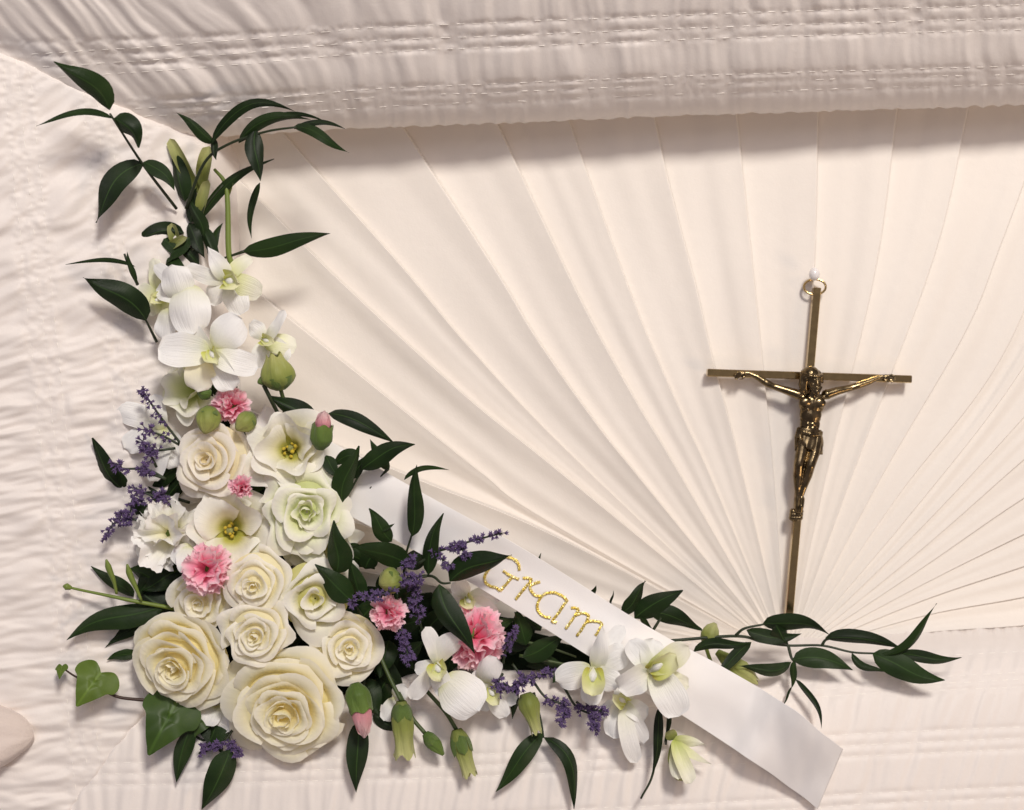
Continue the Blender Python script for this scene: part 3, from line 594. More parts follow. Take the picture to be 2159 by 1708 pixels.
def lisianthus(label, cx, cy, d, rpx, tilt=(0, 0), spin=0, n=11, mat='lis', seed=1, inner=0.44, ripple=0.065, tall=0.42, centre=True, curl=0.14, closed=0.0):
    rr = random.Random(seed); R = size(rpx, d); Mx = frame_of(cx, cy, d - 0.22 * R, tilt, spin)
    t = thing('lisianthus', label, 'flower', tuple(apply(Mx, np.array([[0, 0, -0.55 * R]]))[0]), 'white lisianthus')
    for i in range(n):
        f = i / (n - 1); ang = i * 2.39996 + rr.uniform(-.2, .2)
        r_rim = inner + (0.92 - inner) * f ** 0.8; z = tall - (tall + 0.02) * f ** 1.5 + rr.uniform(-.06, .06)
        span = 1.25 - 0.30 * f
        v, fc, uv = cup_petal(R, ang, span, r_rim * rr.uniform(.9, 1.08), z, r_rim * 0.62 + 0.08 - closed * .2, curl * rr.uniform(.3, 1.3), ripple * rr.uniform(.6, 1.5), rr, nu=21, droop=0.26, z0=-.42)
        mesh_obj('petal', apply(Mx, v), fc, M[mat], t, uv)
    if centre:
        pz = [(0, 0, -.5), (0, .01, -.36), (0.01, .02, -.24), (.02, .02, -.14)]
        tube('pistil', apply(Mx, np.array(pz) * R), [.06 * R, .09 * R, .05 * R, .085 * R, .03 * R], M['bud_green'], t, n=12)
        for k in range(8):
            a = k * .785 + rr.uniform(-.4, .4); g = rr.uniform(.07, .17); q = np.array([(0.05 * math.cos(a), 0.05 * math.sin(a), -.45), (g * .8 * math.cos(a), g * .8 * math.sin(a), -.3), (g * math.cos(a + .3), g * math.sin(a + .3), rr.uniform(-.22, -.12))]) * R
            tube('stamen', apply(Mx, q), [.012 * R, .012 * R, .02 * R, rr.uniform(.025, .055) * R, rr.uniform(.01, .05) * R], M['yellow'], t, n=12, sides=6)
    return t
def carnation(label, cx, cy, d, rpx, tilt=(0, 0), spin=0, n=30, mat='pink_carn', seed=1, polar=1.35, calyx=True, group='pink carnations', stretch=1.0, fringe=0.05, wfac=0.46):
    rr = random.Random(seed); R = size(rpx, d); Mx = frame_of(cx, cy, d - 0.35 * R, tilt, spin)
    t = thing('carnation', label, 'flower', tuple(apply(Mx, np.array([[0, 0, -0.8 * R]]))[0]), group)
    o = np.array([0, 0, -0.55 * R])
    for i in range(n):
        f = (i + .5) / n; al = polar * f ** 0.62 * rr.uniform(.85, 1.1); th = i * 2.39996 + rr.uniform(-.3, .3)
        dv = np.array([math.sin(al) * math.cos(th), math.sin(al) * math.sin(th), math.cos(al)])
        nr = np.array([math.cos(al) * math.cos(th), math.cos(al) * math.sin(th), -math.sin(al)]); b = rr.uniform(-.9, .9)
        sd = np.cross(dv, nr); sd2 = sd * math.cos(b) + nr * math.sin(b); nr2 = nr * math.cos(b) - sd * math.sin(b)
        L = R * (1.28 - 0.42 * math.sin(min(al, 1.5))) * rr.uniform(.9, 1.08) * (stretch if al < .6 else 1); wd = R * wfac * rr.uniform(.8, 1.25)
        bend = rr.choice((-1, 1)) * rr.uniform(.25, .5) * max(0, 1 - f * 3.2) + rr.uniform(-.12, .12); ph = rr.uniform(0, 6.28); kk = rr.uniform(3.0, 5.0); nu, nv = 19, 9; v = []; uv = []
        for j in range(nv):
            s = j / (nv - 1)
            for a in range(nu):
                u = -1 + 2 * a / (nu - 1); zig = (fringe * (1 if a % 2 else -0.4) + fringe * rr.uniform(-.3, .3)) * (s > .95)
                rad = s * (1 - 0.16 * u * u) + zig
                ruff = 0.26 * wd * math.sin(kk * u + ph) * s ** 2 + 0.14 * wd * math.sin(2.3 * kk * u + 2 * ph) * s ** 3
                v.append(o + dv * L * rad + sd2 * u * wd * (0.12 + 0.88 * s ** 1.2) + nr2 * (ruff + 0.16 * R * s ** 3 * math.sin(al) + bend * R * s ** 2)); uv.append((a / (nu - 1), s))
        mesh_obj('petal', apply(Mx, v), grid_faces(nu, nv), M[mat], t, uv)
    if calyx:
        q = np.array([(0, 0, -1.15), (0, 0, -.95), (0, 0, -.6), (0, 0, -.3)]) * R
        tube('calyx', apply(Mx, q), [.08 * R, .26 * R, .34 * R, .30 * R], M['calyx'], t, n=10, sides=12)
    return t

def lathe_bud(label, base, tip, wpx, d0, d1, mat='bud_green', prof=(0.25, 0.7, 1.0, 0.95, 0.75, 0.45, 0.12), stem=None, flutes=5, open_tip=False, group='green flower buds', calyx_len=0.0, calyx_mat='calyx', seed=0, tipmat=None, name='flower_bud', smat='stem', twist=0.8, cat='bud'):
    b = np.array(at(*base, d0)); e = np.array(at(*tip, d1)); t = thing(name, label, cat, tuple(b), group)
    ax = e - b; L = np.linalg.norm(ax); ax /= L; a1 = np.cross(ax, [0.2, -1, .1]); a1 /= np.linalg.norm(a1); a2 = np.cross(ax, a1)
    R = size(wpx, d0) / 2; nv, nu = 16, 30; rr = random.Random(seed); v = []; uv = []
    for j in range(nv):
        s = j / (nv - 1); r = float(np.interp(s, np.linspace(0, 1, len(prof)), prof)) * R
        for i in range(nu):
            th = 2 * math.pi * i / nu; fl = 1 + 0.07 * math.cos(flutes * th + twist * s * 5) * min(1, 2 * s) + 0.03 * math.sin(3 * th + seed)
            ex = (0.06 * L * math.cos(flutes * th + seed) if open_tip and j == nv - 1 else 0)
            fl += 0.06 * float(PN(th * 1.6 + seed, s * 4)) * (1 if 0 < i < nu - 1 else .5)
            v.append(b + ax * (s * L + ex) + (a1 * math.cos(th) + a2 * math.sin(th)) * r * fl); uv.append((i / nu, s))
    mesh_obj('bud_body', v, grid_faces(nu, nv, True) + ([] if open_tip else [tuple((nv - 1) * nu + i for i in range(nu))]), M[tipmat or mat], t, uv)
    if calyx_len > 0:
        for k in range(5):
            th = 2 * math.pi * k / 5 + seed; dr = a1 * math.cos(th) + a2 * math.sin(th)
            blade('sepal', M[calyx_mat], t, b + dr * R * .25, b + ax * L * calyx_len + dr * R * 1.05, R * 1.35, normal=tuple(dr), arch=.16, cup=-.4, nu=7, nv=10, prof='tepal')
    if stem: tube('stem', [at(*p) for p in stem] + [Vector(b)], [.0012, .0012], M[smat], t)
    return t

# roses
rose('large cream rose at lower left, tilted toward the ivy', 382, 1394, .068, 124, tilt=(-.22, -.28), spin=.4, n=23, seed=3, tall=.55)
rose('largest cream rose, lowest in the bouquet', 606, 1490, .072, 138, tilt=(-.05, -.30), spin=2.1, n=25, seed=8, tall=.55)
rose('small cup shaped cream rose beside the pink carnation bud', 735, 1362, .066, 83, tilt=(.25, -.05), spin=.9, n=13, mat='rose_spray', seed=12, tall=.55)
rose('small round white rose in the middle of the bouquet', 541, 1228, .078, 77, tilt=(-.05, -.10), spin=2.8, n=13, mat='rose_spray', seed=17, tall=.7)
rose('small cream rose half hidden under the large pink carnation', 424, 1264, .068, 73, tilt=(-.1, -.2), spin=1.2, n=12, mat='rose_spray', seed=22, tall=.6)
rose('small open white rose directly above the largest rose', 541, 1335, .080, 81, tilt=(.0, -.15), spin=.2, n=15, mat='rose_spray', seed=27, tall=.5, ripple=.03)
rose('blush cream rose below the green buds', 446, 970, .070, 94, tilt=(-.2, .05), spin=4.0, n=15, mat='rose_blush', seed=31, tall=.6, ripple=.025)
# lisianthus
lisianthus('white lisianthus with yellow stamens beside the upright pink bud', 610, 946, .072, 98, tilt=(.05, .1), spin=.6, seed=4, n=10)
rose('greenish white double lisianthus at the upper end of the sash', 648, 1078, .078, 106, tilt=(.12, .0), spin=1.9, n=15, mat='lis_green', seed=9, name='lisianthus', group='white lisianthus', ripple=.055, tall=.5, curl=.16)
lisianthus('white lisianthus with open yellow green throat beside the white carnation', 482, 1118, .070, 108, tilt=(.05, .12), spin=2.5, seed=14, n=8, ripple=.045, inner=.5, tall=.22)
rose('half closed white lisianthus below the dark spiky leaves', 664, 1258, .074, 92, tilt=(.2, -.1), spin=.2, n=9, mat='lis', seed=19, name='lisianthus', group='white lisianthus', ripple=.06, tall=.5, curl=.18, inner=.2)
lisianthus('ragged white lisianthus petals sagging under the greenish double bloom', 680, 1150, .060, 96, tilt=(.25, -.35), spin=3.5, seed=24, n=7, inner=.5, tall=.2, mat='lis')
lisianthus('pale green half opened lisianthus under the orchids', 395, 815, .052, 76, tilt=(-.5, .3), spin=1.0, seed=29, n=8, inner=.4, tall=.4, mat='lis_green', centre=False)
# carnations
carnation('white carnation at the side of the purple statice', 342, 1126, .066, 80, tilt=(-.25, .05), seed=6, n=24, mat='white_carn', group='carnations', wfac=.58, fringe=.03)
carnation('large bright pink carnation below the white carnation', 432, 1203, .084, 58, tilt=(.0, .0), seed=7, n=32, group='carnations')
carnation('round pink carnation bud just under the orchids', 486, 855, .066, 48, tilt=(.05, .1), seed=13, n=26, polar=1.1, group='carnations', wfac=.36)
carnation('half open pink carnation next to the small cup shaped rose', 818, 1294, .074, 46, tilt=(.1, .05), seed=16, n=26, polar=1.1, group='carnations', wfac=.38)
carnation('tall ruffled pink carnation in profile under the sash', 1014, 1346, .066, 72, tilt=(.55, .15), seed=20, n=32, polar=1.3, group='carnations', wfac=.5)
carnation('tiny pink carnation bud between the blush rose and lisianthus', 509, 1026, .084, 32, tilt=(.05, .1), seed=23, n=20, polar=.95, group='carnations', wfac=.4)
def pink_bud(label, base, mid, tip, w, d, seed):
    t = lathe_bud(label, base, mid, w, d, d + .002, mat='calyx', prof=(.35, .8, 1.0, 1.0, .98, .95), seed=seed, flutes=5, group='pink buds in green cups', name='carnation_bud', open_tip=True)
    for k in range(9):
        a = k * 2.4; ax = np.array(at(*tip, d + .003)) - np.array(at(*mid, d + .002)); L = np.linalg.norm(ax); ax /= L
        s1 = np.cross(ax, [0, -1, 0]); s2 = np.cross(ax, s1); dr = s1 * math.cos(a) + s2 * math.sin(a); R = size(w, d) * .40
        q = np.array(at(*mid, d + .002)) - ax * L * .35 + dr * R * (0.9 if k > 3 else .5)
        blade('petal', M['pink_pale'], t, q, np.array(at(*tip, d + .003)) + dr * R * (.35 if k > 3 else .1) - ax * L * (.12 if k > 3 else 0), R * 1.9, normal=tuple(dr), cup=-.5, arch=.12, prof='broad', nu=7, nv=9, wave=.05, seed=k)
    return t
pink_bud('upright pink bud in a green cup beside the sash', (674, 948), (681, 895), (684, 866), 46, .072, 1)
pink_bud('drooping pink bud in a green cup beside the largest rose', (748, 1440), (762, 1500), (769, 1556), 52, .066, 2)

# buds
lathe_bud('plump green bud at the side of the white orchids', (592, 822), (578, 748), 70, .062, .066, prof=(.3, .8, 1, .98, .85, .62, .45), seed=3, open_tip=True, stem=[(600, 870, .05), (598, 845, .058)], calyx_len=.4)
lathe_bud('round green bud left of the pink carnation bud', (444, 860), (432, 914), 50, .068, .074, prof=(.5, .9, 1, 1, .9, .6, .15), seed=4, calyx_len=.35)
lathe_bud('round green bud right of the pink carnation bud', (534, 876), (498, 906), 42, .068, .074, prof=(.5, .9, 1, 1, .9, .6, .15), seed=5, calyx_len=.35)
lathe_bud('small dark green bud above the pink carnation bud', (445, 832), (415, 826), 28, .064, .066, seed=6, mat='calyx', prof=(.6, .9, 1, .9, .6, .2))
lathe_bud('tiny green bud on a dark stalk beside the plump bud', (556, 812), (552, 792), 24, .064, .066, seed=7, mat='calyx', stem=[(585, 870, .055), (570, 840, .062)], smat='stem_dark')
lathe_bud('round green bud among the dark leaves near the sash', (842, 1218), (800, 1232), 54, .068, .074, prof=(.5, .9, 1, 1, .9, .6, .15), seed=8, calyx_len=.55)
lathe_bud('pale tubular bud hanging below the orchids, nearest the drooping pink bud', (846, 1478), (853, 1594), 46, .058, .060, mat='lime', prof=(.45, .8, 1, .95, .85, .85, 1.0), seed=9, open_tip=True, stem=[(800, 1380, .05), (822, 1430, .055)], calyx_len=.35)
lathe_bud('smallest hanging green bud between two tubular buds', (896, 1546), (935, 1592), 30, .056, .058, prof=(.5, .9, 1, .9, .6, .2), seed=10, stem=[(840, 1460, .05), (868, 1512, .054)], mat='calyx', calyx_len=.5)
lathe_bud('narrow tubular bud hanging farthest down over the lower roll', (962, 1538), (990, 1634), 42, .056, .060, mat='lime', prof=(.5, .9, 1, .85, .75, .7, .75), seed=11, open_tip=True, stem=[(898, 1455, .05), (938, 1500, .054)], calyx_len=.55)
lathe_bud('green bud hanging below the purple statice in the middle', (1108, 1462), (1132, 1545), 46, .058, .062, mat='lime', prof=(.5, .95, 1, .8, .6, .5, .5), seed=12, open_tip=True)
lathe_bud('lime bud peeping above the sash beside the crucifix foot', (1486, 1358), (1508, 1314), 38, .040, .042, mat='lime', prof=(.4, .8, 1, .95, .7, .2), seed=13, stem=[(1500, 1400, .035)], smat='stem_lime')
lathe_bud('lime bud lying along the upper edge of the sash', (1512, 1374), (1592, 1440), 44, .038, .042, mat='lime', prof=(.3, .6, .8, 1, .9, .5), seed=14, open_tip=True)

# ------------------------------------------------------------------ orchids
def orchid(label, cx, cy, d, tepals, lip=None, mat='orchid', seed=0, lipmat='orchid_lip'):
    rr = random.Random(seed); t = thing('orchid', label, 'flower', tuple(at(cx, cy, d)), 'white orchids')
    for q in tepals:
        dx, dy, w = q[:3]; o = q[3] if len(q) > 3 else {}
        bx, by = o.get('b', (0, 0))
        blade('tepal', M[o.get('m', mat)], t, at(cx + bx, cy + by, d + o.get('d0', -.002)), at(cx + dx, cy + dy, d + o.get('d1', rr.uniform(-.004, .004))), size(w, d),
              arch=o.get('arch', rr.uniform(.05, .16)), side=o.get('side', rr.uniform(-.06, .06)), roll=o.get('roll', rr.uniform(-.35, .35)), cup=o.get('cup', rr.uniform(-.25, .25)), prof=o.get('p', 'broad'), nu=11, nv=17, wave=rr.uniform(.04, .10), seed=rr.random() * 9)
    if lip:
        lx, ly, s = lip
        e = at(cx + lx, cy + ly, d + .010); b = at(cx, cy, d + .001)
        blade('lip', M[lipmat], t, b, e, size(s, d), cup=.85, arch=.12, prof='broad', nu=11, nv=14, wave=.16, seed=seed)
        for sg in (-1, 1):
            pv = Vector((-ly, lx)).normalized() * s * .30 * sg
            blade('side_lobe', M[lipmat], t, b, at(cx + lx * .6 + pv.x, cy + ly * .6 + pv.y, d + .009), size(s * .55, d), cup=.5, arch=.1, roll=.5 * sg, prof='broad', nu=7, nv=9)
        tube('column', [at(cx, cy, d), at(cx + lx * .25, cy + ly * .25, d + .006), at(cx + lx * .45, cy + ly * .45, d + .008)], [size(s * .16, d), size(s * .17, d), size(s * .05, d)], M['orchid'], t, n=8)
    return t
orchid('white orchid with a lime lip, topmost of the orchids', 480, 592, .058, [(-42, -72, 56, E(p='leaf', d1=.004)), (-88, -30, 40), (50, -50, 40, E(m='orchid_green')), (72, 28, 58, E(m='orchid_green')), (28, 72, 66), (-40, 46, 50, E(d1=-.008))], (26, 6, 54), mat='orchid', seed=1)
orchid('white orchid seen from behind with two broad round petals', 392, 630, .066, [(-28, -72, 84, E(b=(0, 6), p='broad', arch=.14, cup=-.3, roll=.1, d1=.004)), (18, 74, 106, E(b=(4, -34), p='broad', arch=.2, cup=-.35, roll=.0, d1=.006)), (-66, -72, 36, E(d1=-.006)), (-62, -20, 44, E(d1=-.008)), (-46, 90, 56, E(b=(-40, 20), d1=-.006))], None, seed=2)
orchid('small lime lipped orchid turned away beside the glossy single leaf', 338, 632, .052, [(-44, -30, 34, E(m='orchid_green')), (-30, 28, 38, E(m='orchid_green')), (-14, -88, 42), (18, 40, 40)], (-24, 4, 36), mat='orchid_green', seed=3)
orchid('fully open white orchid facing front in the middle of the orchid group', 446, 742, .072, [(-112, -8, 84, E(roll=-.1, arch=.10, cup=.2, d1=.002)), (64, -70, 92, E(b=(4, -6), arch=.14, cup=-.3, roll=.1)), (98, 32, 66, E(d1=-.004)), (-30, 84, 76, E(m='rose_spray', d1=-.002)), (46, 80, 70, E(d1=-.004)), (-60, -62, 56, E(d1=-.010))], (10, 26, 44), seed=4)
orchid('side facing white orchid at the edge of the pleated panel', 556, 716, .058, [(44, -62, 30, E(side=.1, d1=.008)), (70, 14, 54, E(m='orchid_green')), (48, 48, 56), (-14, 60, 48), (-30, -34, 44)], (22, 8, 34), seed=5)
orchid('pale orchid petals behind the purple statice on the side lining', 345, 905, .044, [(-98, -40, 62, E(side=.08)), (-82, 40, 62), (-6, 66, 60), (-20, -74, 46), (34, 40, 50), (30, 80, 60), (-30, 110, 60)], None, seed=6)
orchid('white orchid with cupped lip left of the tall ruffled carnation', 922, 1402, .066, [(-26, -80, 40, E(side=.06, d1=.006)), (50, -62, 58, E(side=-.1, d1=.006)), (-56, 72, 44, E(p='tepal')), (88, 98, 112, E(b=(10, 26), p='broad', arch=.1, roll=.15, d1=.006)), (-48, 10, 36), (16, 66, 50)], (8, 34, 52), seed=7)
orchid('small white orchid below the tall ruffled carnation', 1032, 1452, .058, [(16, -66, 58, E(b=(-14, -12), d1=.01)), (-30, -40, 34), (56, 30, 40), (-18, 46, 48), (34, 60, 44)], (20, 34, 40), seed=8)
orchid('white orchid on the sash hiding the end of the lettering', 1250, 1412, .072, [(20, -92, 56, E(p='leaf', d1=.006, side=.05)), (-78, 24, 68, E(arch=.06, roll=.1)), (74, -38, 70, E(d1=-.002)), (58, 34, 58), (-8, 74, 56), (66, -92, 42, E(d1=-.008))], (-2, 56, 62), seed=9)
orchid('greenish white orchid lying on the sash, nearest its loose end', 1372, 1412, .076, [(-46, -62, 56), (4, -66, 64), (80, -50, 62, E(m='orchid_green', d1=.008)), (-68, 40, 80, E(arch=.16)), (80, 34, 54, E(m='orchid_green')), (60, 98, 80, E(arch=.14, d1=.004))], (54, -30, 60), mat='orchid', seed=10)
orchid('shaded white orchid hanging under the sash above the lower roll', 1316, 1478, .058, [(-24, 78, 56, E(arch=.1)), (40, 90, 56), (50, 30, 50), (-52, 30, 50), (0, -40, 50), (26, 130, 44)], (-22, -14, 40), seed=11)
orchid('pale orchid in shade behind the sash above the tall carnation', 985, 1262, .040, [(60, 46, 66), (-56, 20, 50), (70, -6, 50), (-10, 60, 60), (-20, -40, 46)], (14, 20, 40), seed=12)
orchid('lime tipped orchid bud drooping below the loose end of the sash', 1420, 1560, .058, [(26, 88, 50, E(m='lime', p='tepal', cup=-.6, d1=.004)), (10, 84, 44, E(m='orchid_green', p='tepal', cup=-.6, d1=.010)), (70, 12, 34, E(m='orchid_green', p='leaf')), (80, 52, 26, E(m='orchid_green', p='leaf')), (-10, -20, 30, E(m='lime')), (36, 92, 44, E(m='orchid_green', p='tepal', cup=.6, d1=.008))], None, mat='orchid_green', seed=13)
orchid('white petal tucked between the white carnation and the pink carnation', 404, 1150, .064, [(-4, 60, 62, E(arch=.1, d1=.006)), (-34, 40, 50)], None, seed=14)
orchid('dull white petals behind the large roses above the lower roll', 455, 1490, .045, [(-20, 40, 60), (30, 50, 60), (60, 30, 50)], None, seed=15)
orchid('limp white petal hanging between the dark stems below the sprays', 830, 1470, .046, [(10, 40, 50), (-20, 50, 40), (30, -20, 40)], None, seed=16)

# ------------------------------------------------------------------ statice
def statice(label, stems, d, n=26, spread=14, seed=0, size_px=10):
    rr = random.Random(seed); t = thing('statice', label, 'flower', tuple(at(*stems[0][0], d - .006)), 'purple statice'); mb = MB()
    for s in stems:
        pts = [at(x, y, d - .006 + .006 * i / max(1, len(s) - 1)) for i, (x, y) in enumerate(s)]
        tube('stem', pts, [.0008, .0005], M['stem_dark'], t, sides=6)
        p = spline(pts, 60)
        for k in range(int(n * 1.6)):
            q = p[min(59, int(60 * (0.30 + 0.72 * rr.random() ** 0.8)))]; a = rr.uniform(0, 6.28)
            sp = spread * PX * rr.random() ** .6; c = q + np.array([math.cos(a) * sp, -rr.uniform(-.001, .004), math.sin(a) * sp])
            dirv = np.array([math.cos(a) * .8, -rr.uniform(.1, 1.0), math.sin(a) * .8]); dirv /= np.linalg.norm(dirv)
            s1 = np.cross(dirv, [0.3, .2, .9]); s1 /= np.linalg.norm(s1); s2 = np.cross(dirv, s1); r = size_px * PX * rr.uniform(.7, 1.15) * .55
            v = [c - dirv * r * 1.5]; uv = [(0, 0)]
            m = 10; ph = rr.uniform(0, 6)
            for i in range(m):
                th = 2 * math.pi * i / m + ph; rad = r * (1.0 if i % 2 == 0 else .45)
                v.append(c + (s1 * math.cos(th) + s2 * math.sin(th)) * rad + dirv * (0.35 if i % 2 == 0 else -.1) * r); uv.append((i / m, .6 + .4 * (i % 2 == 0) + rr.uniform(-.1, .1)))
            v.append(c - dirv * r * .15); uv.append((0, .35))
            mb.add(v, [(0, 1 + (i + 1) % m, 1 + i) for i in range(m)] + [(m + 1, 1 + i, 1 + (i + 1) % m) for i in range(m)], uv)
            mb.add(*tube_geo(np.array([q, (q + c) / 2 + [0, .0004, 0], c - dirv * r]), r * .16, 4, cap=False), )
    o = mb.build('florets', M['statice'], t, smooth=False); o['kind'] = 'stuff'
    return t
statice('purple statice sprig, topmost on the side lining', [[(388, 945), (350, 895), (318, 850), (300, 822)]], .062, n=20, seed=1)
statice('purple statice clump beside the blush rose, second from the top', [[(385, 942), (345, 920), (305, 905)], [(370, 945), (330, 950), (305, 945)], [(330, 985), (318, 960), (300, 930)]], .060, n=16, seed=2)
statice('purple statice clump on the dark spiky leaf', [[(350, 1010), (310, 990), (260, 988), (248, 978)], [(350, 1010), (320, 1000), (298, 988)]], .062, n=18, seed=3)
statice('purple statice sprig above the white carnation', [[(370, 1060), (320, 1045), (285, 1030)], [(360, 1075), (310, 1065), (282, 1050), (275, 1080)], [(370, 1080), (350, 1055), (342, 1045)]], .060, n=18, seed=4)
statice('purple statice tip lowest on the side lining, left of the white carnation', [[(330, 1110), (280, 1095), (240, 1105), (222, 1135)], [(320, 1110), (270, 1090), (252, 1085)]], .060, n=20, seed=5)
statice('purple statice sprig lying across the sash above the lettering', [[(880, 1190), (930, 1160), (990, 1142), (1058, 1124)], [(930, 1160), (965, 1152), (985, 1172)]], .080, n=26, seed=6, spread=11)
statice('short purple statice tuft on the sash below the longer sprig', [[(895, 1160), (915, 1165), (950, 1195)], [(850, 1200), (860, 1190), (866, 1180)]], .079, n=22, seed=7, spread=12)
statice('purple statice draped over the half open pink carnation', [[(860, 1235), (815, 1250), (745, 1268)], [(900, 1215), (880, 1218), (855, 1222)]], .080, n=26, seed=8, spread=14)
statice('upright purple statice between the green bud and dangling leaf', [[(890, 1330), (880, 1290), (872, 1235)]], .070, n=34, seed=9, spread=14)
statice('dusky purple statice hanging below the half open pink carnation', [[(840, 1310), (850, 1340), (862, 1390)]], .066, n=34, seed=10, spread=14)
statice('thin purple statice beside the tall ruffled carnation', [[(1060, 1400), (1070, 1360), (1090, 1320)]], .062, n=24, seed=11, spread=9)
statice('purple statice clump left of the orchid on the sash', [[(1080, 1400), (1110, 1430), (1170, 1415)], [(1060, 1440), (1080, 1450), (1100, 1440)], [(1060, 1420), (1050, 1440), (1058, 1455)]], .066, n=22, seed=12, spread=15)
statice('dark purple statice hanging over the lower roll, left of two', [[(1120, 1430), (1150, 1470), (1190, 1490), (1180, 1530)]], .064, n=36, seed=13, spread=15)
statice('dark purple statice hanging over the lower roll, right of two', [[(1190, 1450), (1215, 1490), (1250, 1510), (1252, 1535)], [(1215, 1480), (1240, 1495), (1275, 1500)]], .064, n=28, seed=14, spread=13)
statice('purple statice peeping out below the largest roses', [[(490, 1540), (470, 1565), (425, 1580)], [(480, 1550), (490, 1575), (505, 1585)]], .056, n=28, seed=15, spread=12)

# ------------------------------------------------------------------ sash with gold lettering
def satin():
    m, nt, b, out = mat_new('white_satin_ribbon')
    b.inputs['Base Color'].default_value = (0.91, 0.885, 0.87, 1); b.inputs['Roughness'].default_value = 0.33
    b.inputs['Sheen Weight'].default_value = 0.2; b.inputs['Anisotropic'].default_value = 0.4
    uv = node(nt, 'ShaderNodeUVMap'); mp = node(nt, 'ShaderNodeMapping'); mp.inputs['Scale'].default_value = (60, 900, 1)
    n = node(nt, 'ShaderNodeTexNoise'); n.inputs['Scale'].default_value = 1; n.inputs['Detail'].default_value = 2
    nt.links.new(uv.outputs[0], mp.inputs[0]); nt.links.new(mp.outputs[0], n.inputs['Vector'])
    bp = node(nt, 'ShaderNodeBump'); bp.inputs['Strength'].default_value = 0.35; bp.inputs['Distance'].default_value = 0.0003
    nt.links.new(n.outputs['Fac'], bp.inputs['Height']); nt.links.new(bp.outputs['Normal'], b.inputs['Normal'])
    return m
M['satin'] = satin()
ST = [(560, 852), (640, 898), (700, 934), (860, 1022), (1037, 1120), (1220, 1230), (1390, 1334), (1500, 1393), (1590, 1444), (1640, 1475), (1690, 1510), (1735, 1546), (1777, 1582)]
SB = [(500, 950), (583, 1000), (643, 1036), (802, 1122), (978, 1222), (1160, 1334), (1328, 1438), (1440, 1508), (1532, 1568), (1586, 1604), (1640, 1642), (1684, 1674), (1724, 1706)]
SD = [.040, .044, .048, .055, .058, .058, .059, .070, .083, .092, .064, .049, .046]
SDB = SD[:7] + [.0605, .063, .068, .062, .057, .056]; SDT = SD[:7] + [.0605, .064, .072, .080, .076, .070]
stp = spline([(*a, d * 1e4) for a, d in zip(ST, SDT)], 150); sbp = spline([(*a, d * 1e4) for a, d in zip(SB, SDB)], 150)
su = np.linspace(0, 1, 150)
def sash_pt(i, s):
    bow = 0.0005 * (4 * s * (1 - s)) * (0.6 + 0.4 * math.sin(i * 0.09))
    p = stp[i] + (sbp[i] - stp[i]) * (s + .030 * float(PN3(i * .07, .5)) * (1 - s) + .030 * float(PN2(i * .06, 4.5)) * s)
    return at(p[0], p[1], p[2] * 1e-4 + bow + 0.0042 * float(PN(i * 0.045, s * 1.1 + i * .01)) + 0.0016 * (s - .5) * math.sin(i * .11) + .0006 * float(PN2(i * .16, s * 3)))
sash = thing('memorial_sash', 'white satin sash with gold glitter lettering across the lower arm of flowers', 'sash', tuple(at(1150, 1250, .058)))
v = []; uv = []
SROW = [0, .004] + [k / 14 for k in range(1, 14)] + [.996, 1]; NS = len(SROW)
for i in range(150):
    for q in SROW: v.append(sash_pt(i, q)); uv.append((i / 149 * 8, q))
rib = mesh_obj('ribbon', v, grid_faces(NS, 150), M['satin'], sash, uv)
sm = rib.modifiers.new('thickness', 'SOLIDIFY'); sm.thickness = 0.0003; sm.offset = -1

def gold_glitter():
    m, nt, b, out = mat_new('gold_glitter')
    b.inputs['Metallic'].default_value = 0.85; b.inputs['Roughness'].default_value = 0.38
    tc = node(nt, 'ShaderNodeTexCoord'); vo = node(nt, 'ShaderNodeTexVoronoi'); vo.inputs['Scale'].default_value = 1500
    nt.links.new(tc.outputs['Object'], vo.inputs['Vector'])
    sp = node(nt, 'ShaderNodeSeparateColor'); nt.links.new(vo.outputs['Color'], sp.inputs[0])
    r = ramp(nt, [(0.0, (0.62, 0.44, 0.06)), (0.45, (0.90, 0.70, 0.16)), (1.0, (1.0, 0.92, 0.50))]); nt.links.new(sp.outputs[0], r.inputs['Fac']); nt.links.new(r.outputs['Color'], b.inputs['Base Color'])
    bp = node(nt, 'ShaderNodeBump'); bp.inputs['Strength'].default_value = 0.5; bp.inputs['Distance'].default_value = 0.0006
    nt.links.new(sp.outputs[1], bp.inputs['Height']); nt.links.new(bp.outputs['Normal'], b.inputs['Normal'])
    return m
M['glitter'] = gold_glitter()
z5 = lambda X, Y: (624.6 + .3325 * X, 851.8 + .3325 * Y)
z6 = lambda X, Y: (738.2 + .3683 * X, 1192.5 + .3683 * Y)
